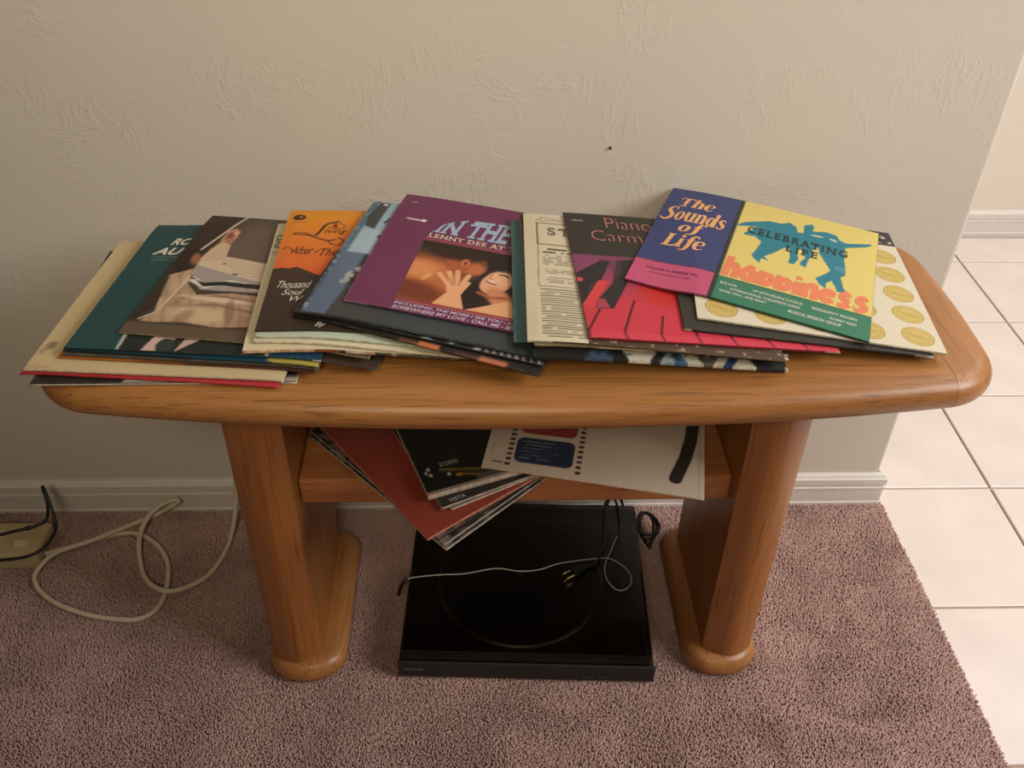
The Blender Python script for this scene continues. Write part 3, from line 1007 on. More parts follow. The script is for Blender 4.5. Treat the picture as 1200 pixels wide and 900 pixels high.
PB = [(0, (44, 44, 38)), (.20, (70, 92, 116)), (.31, (40, 36, 30)), (.37, (216, 210, 190)), (.45, (50, 48, 44)), (.49, (150, 166, 168)), (.55, (70, 108, 140)), (.60, (206, 198, 176)), (.66, (96, 90, 82)), (.70, (212, 202, 178)), (.74, (48, 70, 100)), (.78, (222, 214, 192)), (.87, (44, 50, 46)), (.985, (200, 190, 170))]
def a_picture_band(n, seed):
    U, V, A = canvas(n, (52, 56, 54))
    W_ = U + V * .9 * (np.sin(U * 23) > 0) - V * .6
    for us, c in PB:
        put(A, (W_ >= us) * (V < .08), c)
    put(A, (V < .08) * (vnoise(U, V, 55, 3) > .70) * .5, (40, 44, 46))
    return A

# side strips of a sleeve may be printed too: list of (u_start, colour) along the front edge
def front_strip(spec):
    return spec

def sleeve(o, art, label, n=60, edge=(196, 182, 160), front=None, group=None, parts=False, seed=1):
    A = art(2 * n, seed).reshape(n, 2, n, 2, 3).mean((1, 3))
    S = o.S
    g_ = np.linspace(-S / 2, S / 2, n)
    U, V = np.meshgrid(g_, g_, indexing='ij')
    z0 = float(o.zg.min()) - o.t
    Z = Pile.zl(o, U, V) - z0
    e = 0.0004
    top = np.stack([U, V, Z], -1).reshape(-1, 3)
    bot = np.stack([U, V, Z - o.t], -1).reshape(-1, 3)
    idx = np.arange(n * n).reshape(n, n)
    ring = np.concatenate([idx[:, 0][:-1], idx[-1, :][:-1], idx[:, -1][::-1][:-1], idx[0, :][::-1][:-1]])
    nr = len(ring)
    mid = (top[ring] + bot[ring]) / 2
    ctr = np.sign(mid[:, :2]) * (np.abs(np.abs(mid[:, :2]) - S / 2) < 1e-6) * 0.0006
    mid[:, :2] += ctr
    verts = np.concatenate([top, bot, top[ring], mid, bot[ring]])
    nn = n * n
    q = np.stack([idx[:-1, :-1], idx[1:, :-1], idx[1:, 1:], idx[:-1, 1:]], -1).reshape(-1, 4)
    qb = q[:, ::-1] + nn
    k = np.arange(nr); k1 = (k + 1) % nr
    a0, m0, b0 = 2 * nn, 2 * nn + nr, 2 * nn + 2 * nr
    s1 = np.stack([a0 + k1, a0 + k, m0 + k, m0 + k1], -1)
    s2 = np.stack([m0 + k1, m0 + k, b0 + k, b0 + k1], -1)
    faces = np.concatenate([q, qb, s1, s2])
    me = bpy.data.meshes.new('cover')
    me.vertices.add(len(verts)); me.vertices.foreach_set('co', verts.astype(np.float32).ravel())
    me.loops.add(faces.size); me.loops.foreach_set('vertex_index', faces.astype(np.int32).ravel())
    me.polygons.add(len(faces))
    me.polygons.foreach_set('loop_start', np.arange(0, faces.size, 4, dtype=np.int32))
    me.polygons.foreach_set('loop_total', np.full(len(faces), 4, dtype=np.int32))
    me.update(calc_edges=True)
    def L(c):
        c = np.asarray(c, float) / 255.0
        return np.where(c <= .04045, c / 12.92, ((c + .055) / 1.055) ** 2.4)
    rs = np.random.RandomState(seed)
    ec = np.empty((nr, 3)); ec[:] = edge
    if front:
        uu = top[ring][:, 0] / S + .5
        isf = np.abs(top[ring][:, 1] + S / 2) < 1e-6
        for us, c in front:
            ec[isf & (uu >= us)] = c
    ec = ec * (0.86 + .22 * rs.rand(nr, 1))
    cols = np.concatenate([A.reshape(-1, 3), np.tile(np.asarray(edge, float), (nn, 1)) * .8, ec * .96, ec, ec * .8])
    cols = np.clip(cols, 0, 255)
    rgba = np.ones((len(verts), 4)); rgba[:, :3] = L(cols) * 0.80
    at = me.color_attributes.new('art', 'FLOAT_COLOR', 'POINT')
    at.data.foreach_set('color', rgba.astype(np.float32).ravel())
    me.materials.append(M_ART)
    if parts:
        root = empty('record_sleeve', (o.cx, o.cy, z0), o.yaw)
        link('cover', me, None, root)
    else:
        root = link('record_sleeve', me)
        root.location = (o.cx, o.cy, z0); root.rotation_euler = (0, 0, o.yaw)
    o.root = root; o.z0 = z0
    return tag(root, label, 'record sleeve', group)

def text_geo(s, bold=0.0, shear=0.0, serif=0.0, space=1.0, res=3):
    cu = bpy.data.curves.new('lettering', 'FONT')
    cu.body = s
    cu.size = 1.0
    cu.offset = bold
    cu.shear = shear
    cu.space_character = space
    cu.resolution_u = res
    ob = bpy.data.objects.new('lettering', cu)
    COL.objects.link(ob)
    dg = bpy.context.evaluated_depsgraph_get()
    me = bpy.data.meshes.new_from_object(ob.evaluated_get(dg))
    vs = [Vector(v.co) for v in me.vertices]
    fs = [tuple(p.vertices) for p in me.polygons]
    if serif > 0:
        cnt = {}
        for f in fs:
            for a, b in zip(f, f[1:] + f[:1]):
                cnt.setdefault((min(a, b), max(a, b)), 0)
                cnt[(min(a, b), max(a, b))] += 1
        for (a, b), c in cnt.items():
            if c != 1: continue
            p, q = vs[a], vs[b]
            if abs(p.y - q.y) < 1e-3 and 0.05 < abs(p.x - q.x) < 0.62 and (p.y < .02 or p.y > .4):
                if abs(p.x - q.x) > .24 and .02 < p.y < .66: continue
                up = 1 if p.y < 0.25 else -1
                x0, x1 = min(p.x, q.x) - serif, max(p.x, q.x) + serif * (abs(p.x - q.x) < .24)
                n = len(vs)
                vs += [Vector((x0, p.y, 0)), Vector((x1, p.y, 0)), Vector((x1, p.y + up * serif * .9, 0)), Vector((x0, p.y + up * serif * .9, 0))]
                fs.append((n, n + 1, n + 2, n + 3) if up > 0 else (n + 3, n + 2, n + 1, n))
    bpy.data.objects.remove(ob, do_unlink=True)
    bpy.data.curves.remove(cu)
    bpy.data.meshes.remove(me)
    return vs, fs

def lettering(o, s, box, c, bold=0.0, shear=0.0, serif=0.0, space=1.0, warp=None, rot=0.0, lift=0.0003, name='lettering', label=None, geo=None):
    vs, fs = geo or text_geo(s, bold, shear, serif, space)
    xs = [v.x for v in vs]; ys = [v.y for v in vs]
    x0, x1, y0, y1 = min(xs), max(xs), min(ys), max(ys)
    u0, v0, u1, v1 = box
    out = []
    for v in vs:
        a = (v.x - x0) / (x1 - x0); b = (v.y - y0) / (y1 - y0)
        u = u0 + a * (u1 - u0)
        w = v0 + b * (v1 - v0)
        if warp: u, w = warp(u, w)
        if rot:
            du, dw = u - u0, w - v0
            u = u0 + du * math.cos(rot) - dw * math.sin(rot); w = v0 + du * math.sin(rot) + dw * math.cos(rot)
        x, y = (u - .5) * o.S, (w - .5) * o.S
        out.append((x, y, float(Pile.zl(o, x, y)) - o.z0 + lift))
    me = mesh(name, out, fs)
    ob = link(name, me, ink(c), o.root)
    if label: ob['label'] = label
    return ob

# broad-nib letters drawn as ribbons: glyph -> (advance, [(points, widths), ...])
def _el(cx, cy, rx, ry, wl, wt, a0=0, a1=360, n=14):
    P, Wd = [], []
    for k in range(n + 1):
        a = RAD(a0 + (a1 - a0) * k / n)
        P.append((cx + rx * math.cos(a), cy + ry * math.sin(a)))
        Wd.append(wl * math.cos(a) ** 2 + wt * math.sin(a) ** 2)
    return (P, Wd)
def _ln(x0, y0, x1, y1, w): return ([(x0, y0), (x1, y1)], [w, w])
NIB = {
 'T': (1.02, [_ln(.47, 0, .47, 1.4, .30), _ln(.0, 1.37, .96, 1.37, .11), _ln(.03, 1.40, .0, 1.10, .09), _ln(.93, 1.40, .97, 1.12, .09), _ln(.20, .04, .74, .04, .08)]),
 'h': (.90, [_ln(.20, 0, .20, 1.45, .27), ([(.22, .70), (.42, .97), (.62, .86), (.66, .55), (.66, 0)], [.06, .12, .24, .27, .27]), _ln(.02, .04, .40, .04, .08), _ln(.48, .04, .86, .04, .08), _ln(.02, 1.42, .24, 1.42, .07)]),
 'e': (.78, [_ln(.14, .50, .60, .54, .07), ([(.60, .54), (.60, .82), (.40, .98), (.16, .82), (.12, .45), (.24, .10), (.48, .03), (.70, .20)], [.08, .20, .10, .22, .30, .22, .11, .05])]),
 'S': (.92, [([(.78, 1.08), (.76, 1.38), (.46, 1.46), (.20, 1.22), (.34, .92), (.62, .62), (.66, .28), (.38, .02), (.02, .08), (-.22, .30)], [.05, .12, .12, .28, .30, .30, .28, .16, .12, .03])]),
 'o': (.80, [_el(.38, .5, .25, .43, .27, .10)]),
 'u': (.88, [([(.18, .98), (.18, .40), (.30, .06), (.50, .10), (.62, .34)], [.27, .27, .16, .10, .05]), _ln(.66, .98, .66, 0, .27), _ln(.0, .95, .26, .95, .07), _ln(.48, .95, .70, .95, .07), _ln(.62, .04, .86, .04, .07)]),
 'n': (.90, [_ln(.20, 0, .20, .98, .27), ([(.22, .70), (.42, .97), (.62, .86), (.66, .55), (.66, 0)], [.06, .12, .24, .27, .27]), _ln(.02, .04, .40, .04, .08), _ln(.48, .04, .86, .04, .08), _ln(.0, .95, .22, .95, .07)]),
 'd': (.88, [_el(.33, .5, .22, .43, .27, .10), _ln(.66, 0, .66, 1.45, .27), _ln(.62, .04, .88, .04, .07), _ln(.46, 1.42, .68, 1.42, .07)]),
 's': (.68, [([(.56, .74), (.48, .95), (.26, .95), (.16, .74), (.34, .55), (.54, .34), (.46, .06), (.20, .04), (.06, .26)], [.05, .11, .12, .22, .27, .24, .12, .11, .05])]),
 'f': (.66, [([(.78, 1.22), (.68, 1.42), (.46, 1.38), (.36, 1.05), (.36, .10), (.18, -.26), (-.10, -.22)], [.05, .16, .16, .27, .27, .14, .05]), _ln(.08, .92, .66, .92, .08)]),
 'L': (.92, [_ln(.32, 0, .32, 1.4, .30), _ln(.06, .05, .86, .05, .12), ([(.70, .06), (.88, .16), (.96, .42)], [.16, .12, .04]), _ln(.08, 1.37, .60, 1.37, .08)]),
 'i': (.46, [_ln(.22, 0, .22, .98, .27), _el(.22, 1.26, .07, .08, .15, .15), _ln(.02, .04, .42, .04, .08), _ln(.04, .95, .24, .95, .07)]),
 ' ': (.40, []),
}
FAT = {
 'h': (.98, [_ln(.24, 0, .24, 1.36, .40), ([(.24, .55), (.46, .84), (.70, .72), (.74, .0)], [.30, .34, .40, .42])]),
 'a': (.98, [_el(.44, .46, .26, .30, .40, .36), _ln(.74, 0, .74, .80, .38), ([(.24, .86), (.46, 1.0), (.70, .86)], [.18, .26, .26])]),
 'p': (.98, [_ln(.22, 0, .22, .90, .38), _el(.52, .46, .26, .28, .40, .36), _ln(.04, .88, .24, .88, .16)]),
 'i': (.52, [_ln(.26, 0, .26, .84, .40), _ln(.10, 1.10, .42, 1.10, .22)]),
 'n': (.98, [_ln(.22, 0, .22, .90, .40), ([(.24, .55), (.46, .84), (.70, .72), (.74, .0)], [.30, .34, .40, .42])]),
 'e': (.96, [_el(.48, .46, .28, .31, .40, .36, 25, 330), _ln(.30, .50, .84, .56, .16)]),
 's': (.90, [([(.74, .80), (.46, .92), (.26, .70), (.48, .48), (.66, .26), (.40, .10), (.10, .16)], [.22, .32, .36, .40, .36, .32, .24])]),
}
def nib_geo(font, text, shear=0.0, track=0.0, per=5):
    vs, fs = [], []
    x = 0.0
    for ch in text:
        adv, strokes = font[ch]
        for pts, wd in strokes:
            P3 = [Vector((p[0], p[1], w)) for p, w in zip(pts, wd)]
            C = catmull(P3, per) if len(P3) > 2 else P3
            n0 = len(vs)
            for i, p in enumerate(C):
                t = C[min(i + 1, len(C) - 1)] - C[max(i - 1, 0)]
                t = Vector((t.x, t.y)).normalized() if (t.x or t.y) else Vector((1, 0))
                nx, ny = -t.y * p.z / 2, t.x * p.z / 2
                for sg in (1, -1):
                    px, py = p.x + sg * nx, p.y + sg * ny
                    vs.append(Vector((x + px + shear * py, py, 0)))
            for i in range(len(C) - 1):
                fs.append((n0 + 2 * i, n0 + 2 * i + 1, n0 + 2 * i + 3, n0 + 2 * i + 2))
        x += adv + track
    return vs, fs

def on_top(X, Y): return (X > -1.335) & (X < -.147) & (Y > -.475) & (Y < -.10)
def on_shelf(X, Y): return (X > -1.066) & (X < -.428) & (Y > -.35) & (Y < -.13)
T = Pile(ZT, on_top)
GT = 'record sleeves fanned across the table top'
WHITE = (232, 226, 210)
CREAM = (214, 202, 172)

# --- leftmost pile
o = T.put(-1.1775, -.2958, .27, .0025, .1)
sleeve(o, a_black_strip, 'black sleeve with pale strip, lowest of the leftmost pile on the wood', edge=(206, 196, 176), group=GT, seed=2)
o = T.put(-1.1805, -.2924, -5.45, .0025, .1, SZ, .001)
sleeve(o, a_plain((196, 58, 66), .3), 'red sleeve showing only a thin edge under the cream sleeve', edge=(200, 62, 66), group=GT, seed=3)
o = T.put(-1.1781, -.2880, -4.45, .0028, .1, SZ, .001)
sleeve(o, a_cream_stain, 'yellowed cream sleeve with grey stains overhanging the left table end', n=90, edge=(222, 206, 176), group=GT, seed=4)
o = T.put(-1.1400, -.2715, -5.6, .0025, .1, SZ, .001)
sleeve(o, a_orange_brown, 'orange brown sleeve lying directly on the cream sleeve', edge=(176, 98, 40), front=[(0, (196, 112, 40)), (.3, (140, 82, 44)), (.5, (86, 54, 42))], group=GT, seed=5)
o = T.put(-1.1360, -.2700, -5.3, .0025, .1)
sleeve(o, a_plain((86, 84, 74), .5), 'dark grey worn sleeve between the orange and blue sleeves', edge=(84, 78, 68), group=GT, seed=6)
o = T.put(-1.0576, -.2589, -8.0, .0025, .1)
sleeve(o, a_plain((78, 66, 58), .2), 'plain grey-brown sleeve poking out under the cream pile', edge=(92, 80, 70), group=GT, seed=7)
o = T.put(-1.1325, -.2681, -6.21, .0025, .1, SZ, .001)
sleeve(o, a_teal_yellow, 'blue sleeve with a yellow corner just under the teal cover', edge=(40, 84, 104), front=[(0, (30, 44, 44)), (.5, (30, 78, 104)), (.82, (186, 172, 84))], group=GT, seed=8)
o = T.put(-1.1321, -.2653, -5.45, .0028, .1)
sleeve(o, a_teal_ro, 'dark teal sleeve with white slanted capital lettering', n=150, edge=(46, 60, 58), front=[(0, (40, 52, 48)), (.6, (30, 70, 84)), (.97, (200, 196, 184))], group=GT, parts=True, seed=9)
lettering(o, 'RO', (.128, .80, .222, .862), WHITE, .035, .3)
lettering(o, 'AUT', (.075, .712, .265, .775), WHITE, .035, .3)
o = T.put(-1.0658, -.2508, -8.38, .0025, .1)
sleeve(o, a_sweater, 'dark brown photo sleeve of a person in a cream knitted cardigan', n=190, edge=(150, 132, 100), group=GT, seed=10)

# --- second pile
o = T.put(-.9308, -.2668, 1.65, .0045, .1)
sleeve(o, a_cream_letters, 'cream sleeve with a picture-printed front edge under the orange cover', n=110, edge=(224, 206, 168),
       front=[(0, (232, 196, 150)), (.27, (150, 84, 56)), (.37, (60, 48, 42)), (.39, (220, 204, 176)), (.46, (206, 176, 140)), (.50, (84, 80, 70)), (.56, (188, 170, 136)), (.58, (92, 86, 74)), (.68, (130, 122, 104)), (.71, (86, 90, 94)), (.79, (128, 124, 116)), (.82, (74, 50, 36)), (.95, (98, 74, 54))], group=GT, parts=True, seed=11)
lettering(o, 'EVO', (.040, .77, .155, .80), (92, 88, 86), .02, 0, rot=math.pi / 2, name='margin_lettering')
o = T.put(-.9094, -.2648, -2.0, .0028, .1)
sleeve(o, a_plain((232, 222, 188), .2), 'ivory sleeve between the cream and pale green sleeves', edge=(230, 214, 178), group=GT, seed=12)
o = T.put(-.9096, -.2563, -1.0, .0028, .1)
sleeve(o, a_plain((206, 216, 190), .2), 'pale green sleeve right under the orange and black cover', edge=(204, 212, 184), group=GT, seed=13)
o = T.put(-.9177, -.2421, 1.19, .0028, .1)
sleeve(o, a_living, 'orange and black sleeve with brown script title and dark hill silhouette', n=190, edge=(60, 50, 44), group=GT, parts=True, seed=14)
DKB = (84, 48, 22)
lettering(o, 'iving', (.182, .745, .285, .80), DKB, .004, .35, name='script_title')
lettering(o, 'After', (.055, .575, .155, .64), DKB, .004, .4, name='script_title')
lettering(o, 'The', (.185, .56, .262, .622), DKB, .004, .4, name='script_title')
lettering(o, 'Thousand', (.040, .300, .178, .355), WHITE, .002, .45, name='script_subtitle')
lettering(o, 'Soul', (.065, .248, .155, .292), WHITE, .002, .45, name='script_subtitle')
lettering(o, 'W', (.105, .200, .160, .240), WHITE, .002, .45, name='script_subtitle')
lettering(o, 'By', (.225, .012, .268, .050), WHITE, .0, .45, name='script_subtitle')

# --- third pile
o = T.put(-.8354, -.2690, -16.47, .0025, .1)
sleeve(o, a_orange_edge, 'dark sleeve with orange picture patches along its front edge', edge=(56, 48, 44), front=[(0, (40, 34, 30)), (.44, (104, 66, 46)), (.52, (190, 112, 72)), (.61, (56, 46, 42)), (.76, (170, 100, 70)), (.87, (60, 56, 54))], n=110, group=GT, seed=15)
o = T.put(-.8382, -.2583, -14.12, .0025, .1, SZ, .0011)
sleeve(o, a_zigzag, 'charcoal sleeve with a pale zigzag pattern at its front corner', edge=(58, 58, 58), n=130, group=GT, seed=16)
o = T.put(-.8345, -.2567, -12.01, .0028, .1)
sleeve(o, a_blue_city, 'blue and slate sleeve with light blue sky under the purple cover', edge=(52, 58, 62), n=150, group=GT, seed=17)
o = T.put(-.7845, -.2305, -11.05, .0028, .1)
sleeve(o, a_purple, 'purple sleeve with arched blue title and photo of an embracing couple', n=230, edge=(108, 62, 82), front=[(0, (150, 110, 130)), (.1, (104, 56, 78))], group=GT, parts=True, seed=18)
LB = (170, 190, 214)
def arch(u, w):
    h = .03 + .135 * min(1.0, max(0.0, (u - .20) / .13)) ** .55 + .018 * min(1.0, max(0, (u - .33) / .2))
    b = (w - .655) / .17
    return u + .02 * b, .655 + .03 * 0 + b * h
lettering(o, 'IN THE M', (.205, .655, .66, .825), LB, .03, .05, serif=.09, space=1.08, warp=arch, name='arched_title')
lettering(o, 'LENNY DEE AT TH', (.198, .603, .625, .640), (236, 214, 190), .015, .0, serif=.075, space=1.15, name='subtitle')
lettering(o, 'INCLUDING, THE MORE I SEE YOU - HAPPY', (.192, .036, .745, .058), (216, 196, 216), .02, .25, name='track_list')
lettering(o, 'SOMEWHERE MY LOVE - CALL ME - SPANI', (.192, .007, .728, .030), (216, 196, 216), .02, .25, name='track_list')

# --- fourth pile
o = T.put(-.5817, -.2850, 1.23, .0050, .1)
sleeve(o, a_picture_band, 'sleeve with blue and white picture edge, lowest under the piano cover', n=130, edge=(60, 58, 52), front=PB, group=GT, seed=19)
o = T.put(-.6048, -.2735, -.9, .0025, .1, .302, .0012)
sleeve(o, a_plain((70, 112, 114), .5, (56, 94, 100)), 'plain dull teal sleeve, a strip showing beside the typed page', n=70, edge=(66, 92, 94), group=GT, seed=20)
o = T.put(-.5792, -.2732, 1.09, .0025, .1)
sleeve(o, a_plain((206, 190, 160), .3), 'tan edged sleeve second below the typed page', edge=(214, 186, 146), front=[(0, (150, 128, 98)), (.25, (214, 186, 146)), (.46, (96, 80, 78)), (.72, (214, 200, 178)), (.88, (90, 84, 72)), (.92, (222, 210, 186))], group=GT, seed=21)
o = T.put(-.5805, -.2698, 1.43, .0025, .1)
sleeve(o, a_plain((74, 60, 48), .3), 'dark brown edged sleeve directly below the typed page', edge=(206, 190, 160), front=[(0, (166, 142, 108)), (.06, (80, 66, 54)), (.2, (214, 196, 160)), (.26, (78, 64, 52)), (.9, (190, 176, 150))], group=GT, seed=22)
o = T.put(-.5816, -.2808, -1.28, .0025, .1, SZ, .001)
sleeve(o, a_text_page, 'cream back cover densely printed with rows of small type', n=230, edge=(214, 200, 170), front=[(0, (196, 178, 146)), (.1, (96, 80, 64)), (.5, (120, 100, 80))], group=GT, parts=True, seed=23)
lettering(o, 'ST', (.105, .80, .215, .872), (120, 112, 98), .03, .0, serif=.06, space=1.3, name='heading_lettering')
o = T.put(-.5152, -.2674, 1.76, .003, .1)
sleeve(o, a_piano, 'red and black sleeve picturing piano keys with thin pink title', n=230, edge=(120, 40, 48), front=[(0, (150, 44, 56)), (.94, (206, 150, 120))], group=GT, parts=True, seed=24)
PK = (222, 136, 130)
lettering(o, 'Piano', (.188, .868, .400, .965), PK, -.022, .0, name='title')
lettering(o, 'Carmen', (.108, .748, .440, .838), PK, -.022, .0, name='title')
lettering(o, 'MEGA', (.033, .914, .086, .928), (216, 210, 200), .0, .0, name='catalogue_number')

# --- rightmost pile
o = T.put(-.3809, -.2534, -3.26, .003, .1)
sleeve(o, a_plain((56, 54, 48), .35), 'plain black sleeve with worn white corner under the gold-seal cover', edge=(62, 58, 52), front=[(0, (196, 186, 166)), (.03, (52, 50, 44)), (.93, (150, 142, 126)), (.97, (214, 206, 190))], group=GT, seed=25)
o = T.put(-.3531, -.2415, -6.55, .003, .1)
sleeve(o, a_seals, 'ivory sleeve printed with rows of round gold seals', n=200, edge=(216, 204, 176), group=GT, seed=26)
o = T.put(-.4045, -.2062, -21.4, .003, .1, SZ, .0011)
sleeve(o, a_sounds, 'blue and yellow sleeve with teal dancing figures, topmost of the rightmost pile', n=230, edge=(120, 112, 90), front=[(0, (150, 66, 96)), (.345, (40, 44, 40)), (.36, (46, 92, 74))], group=GT, parts=True, seed=27)
OR = (246, 182, 118)
lettering(o, 'The', (.070, .765, .240, .885), OR, name='title', geo=nib_geo(NIB, 'The', .18))
lettering(o, 'Sounds', (.008, .600, .312, .760), OR, name='title', geo=nib_geo(NIB, 'Sounds', .18))
lettering(o, 'of', (.116, .480, .240, .606), OR, name='title', geo=nib_geo(NIB, 'of', .18))
lettering(o, 'Life', (.072, .330, .262, .482), OR, name='title', geo=nib_geo(NIB, 'Life', .18))
lettering(o, 'CELEBRATING', (.415, .655, .872, .722), (38, 50, 56), .022, .0, serif=.075, space=1.3, name='headline')
lettering(o, 'LIFE', (.600, .570, .745, .632), (38, 50, 56), .022, .0, serif=.075, space=1.35, name='headline')
lettering(o, 'happiness', (.366, .196, .985, .385), (240, 138, 98), name='headline_word', geo=nib_geo(FAT, 'happiness', .06, -.06))
lettering(o, 'is', (.905, .225, .948, .268), (240, 214, 130), .03, .0, lift=.0006, name='headline_word')
lettering(o, 'BOB HOPE', (.378, .128, .448, .146), WHITE, .012, .0, name='credits')
lettering(o, 'UP WITH PEOPLE CHORUS', (.515, .130, .722, .150), WHITE, .012, .0, name='credits')
lettering(o, "INTERNATIONAL CHILDREN'S CHOIR", (.425, .094, .715, .114), WHITE, .012, .0, name='credits')
lettering(o, 'PETER, PAUL, AND MARY', (.385, .060, .580, .080), WHITE, .012, .0, name='credits')
lettering(o, 'SERENDIPITY SINGERS', (.760, .124, .945, .144), WHITE, .012, .0, name='credits')
lettering(o, 'ROBERT REED', (.838, .083, .945, .102), WHITE, .012, .0, name='credits')
lettering(o, 'MUSICAL MISSION GROUP', (.672, .046, .885, .068), WHITE, .012, .0, name='credits')
lettering(o, 'WILLIAM H. ANSELM, INC.', (.058, .128, .288, .150), (96, 26, 62), .012, .0, name='credits')
lettering(o, 'FOR THE SOUNDS OF LIFE ALBUM', (.080, .098, .255, .110), (140, 50, 86), .0, .0, name='credits')

# --- pile on the shelf
T2 = Pile(.412, on_shelf)
GS = 'record sleeves piled askew on the shelf'
o = T2.put(-.8385, -.2650, 43.0, .0035, .03)
sleeve(o, a_collage, 'lowest pale-edged sleeve of the skewed shelf pile', edge=(196, 186, 170), group=GS, n=90, seed=31)
o = T2.put(-.8388, -.2597, 42.5, .0035, .03)
sleeve(o, a_collage, 'grey-edged collage sleeve second from the bottom of the shelf pile', edge=(176, 172, 164), group=GS, n=90, seed=32)
o = T2.put(-.8372, -.2548, 40.0, .0035, .03)
sleeve(o, a_collage, 'dark collage sleeve right under the rust red shelf sleeve', edge=(70, 58, 54), group=GS, n=110, seed=33)
o = T2.put(-.8402, -.2608, 37.0, .005, .03)
sleeve(o, a_plain((150, 66, 50), .2, (140, 58, 44)), 'plain rust red sleeve jutting out from the shelf', edge=(200, 132, 106), group=GS, n=60, seed=34)
o = T2.put(-.7751, -.2193, 28.0, .004, .03)
sleeve(o, a_plain((120, 108, 98), .4), 'white-edged sleeve lying directly on the rust red shelf sleeve', edge=(214, 194, 176), group=GS, seed=35)
o = T2.put(-.7804, -.2241, 26.0, .004, .03)
sleeve(o, a_plain((48, 44, 42), .4), 'dark sleeve with a small grey emblem under the black shelf sleeve', edge=(196, 182, 166), group=GS, parts=True, seed=36)
lettering(o, 'VISTA', (.045, .012, .125, .034), (170, 170, 172), .02, .0, name='emblem')
o = T2.put(-.7795, -.2185, 20.5, .009, .03)
sleeve(o, a_spacecraft, 'thick black boxed sleeve with gold rocket drawing on the shelf', edge=(216, 196, 174), group=GS, n=150, parts=True, seed=37)
lettering(o, 'SCORPIO', (.105, .150, .195, .178), (150, 152, 130), .02, .0, name='emblem')
o = T2.put(-.6137, -.2442, -11.15, .003, .05)
sleeve(o, a_film, 'white sleeve with film-strip border and navy panel, topmost on the shelf', edge=(226, 196, 168), group=GS, n=200, seed=38)

# ------------------------------------------------------------------ turntable
M_BLK = plain('black_plastic', (40, 40, 36), 0.35, noise=0.05, spec=0.4)
M_BLK2 = plain('black_front', (34, 34, 30), 0.45, noise=0.05)
M_RUB = plain('black_rubber', (34, 34, 30), 0.7, noise=0.1)
M_RIM = plain('platter_aluminium', (206, 202, 192), 0.38, metal=1.0)
M_GREY = plain('grey_mark', (120, 118, 108), 0.5)
def smoked():
    m, nt, b = new_mat('smoked_acrylic')
    out = nt.nodes['Material Output']
    tr = N(nt, 'ShaderNodeBsdfTransparent'); tr.inputs['Color'].default_value = (.56, .55, .51, 1)
    gl = N(nt, 'ShaderNodeBsdfGlossy'); gl.inputs['Roughness'].default_value = 0.12; gl.inputs['Color'].default_value = (.8, .8, .8, 1)
    fr = N(nt, 'ShaderNodeFresnel'); fr.inputs['IOR'].default_value = 1.45
    tc = N(nt, 'ShaderNodeTexCoord'); nz = N(nt, 'ShaderNodeTexNoise'); nz.inputs['Scale'].default_value = 40
    nt.links.new(tc.outputs['Object'], nz.inputs['Vector'])
    bp = N(nt, 'ShaderNodeBump'); bp.inputs['Strength'].default_value = 0.02; bp.inputs['Distance'].default_value = .001
    nt.links.new(nz.outputs['Fac'], bp.inputs['Height']); nt.links.new(bp.outputs['Normal'], gl.inputs['Normal'])
    mx = N(nt, 'ShaderNodeMixShader')
    nt.links.new(fr.outputs[0], mx.inputs[0]); nt.links.new(tr.outputs[0], mx.inputs[1]); nt.links.new(gl.outputs[0], mx.inputs[2])
    nt.links.new(mx.outputs[0], out.inputs['Surface'])
    return m
M_SMOKE = smoked()
# local frame: x along width, y depth (front at 0), z up
tt = tag(empty('turntable', (-0.7265, -0.418, 0.0), RAD(-2.6)), 'black record turntable with smoked lid on the carpet under the table', 'turntable')
link('plinth', box_mesh('plinth', -.2125, .2125, .006, .352, .012, .044, .003), M_BLK, tt)
fp = link('front_panel', box_mesh('front_panel', -.2135, .2135, 0, .0055, .012, .050, .0015), M_BLK2, tt)
def flat_text(name, s, x0, x1, z0, z1, y, mat, parent):
    vs, fs = text_geo(s, .012)
    xs = [v.x for v in vs]; ys = [v.y for v in vs]
    vv = [(x0 + (v.x - min(xs)) / (max(xs) - min(xs)) * (x1 - x0), y, z0 + (v.y - min(ys)) / (max(ys) - min(ys)) * (z1 - z0)) for v in vs]
    return link(name, mesh(name, vv, fs), mat, parent)
flat_text('logo', 'SONY', -.202, -.170, .029, .036, -.0004, M_GREY, fp)
flat_text('mode_mark', 'STEREO', -.150, -.130, .022, .0255, -.0004, plain('dim_mark', (70, 70, 62), .5), fp)
link('button', box_mesh('button', -.150, -.130, -.0025, .002, .0165, .021, .0006), M_BLK, fp)
link('button', box_mesh('button', .092, .112, -.0025, .002, .0205, .026, .0006), M_BLK, fp)
link('button', box_mesh('button', .118, .138, -.0025, .002, .0205, .026, .0006), M_BLK, fp)
flat_text('mode_mark', 'START', .094, .104, .0285, .031, -.0004, plain('dim_mark_2', (80, 76, 66), .5), fp)
for x in (-.18, .18):
    for y in (.04, .31):
        link('foot', cyl_mesh('foot', .018, 0.001, .012, 20, x, y), M_RUB, tt)
pl = link('platter', cyl_mesh('platter', .148, .046, .058, 96, -.012, .178, bev=.0032), M_RIM, tt)
link('mat', cyl_mesh('mat', .1415, .058, .0605, 64, -.012, .178), M_RUB, pl)
link('spindle', cyl_mesh('spindle', .0035, .0605, .068, 12, -.012, .178), M_RIM, pl)
ta = link('tonearm_base', cyl_mesh('tonearm_base', .020, .044, .060, 24, .176, .29), M_BLK, tt)
link('tonearm', tube_mesh('tonearm', [(.176, .31, .063), (.176, .24, .064), (.172, .16, .064), (.160, .10, .064), (.142, .075, .063)], .004), M_BLK, ta)
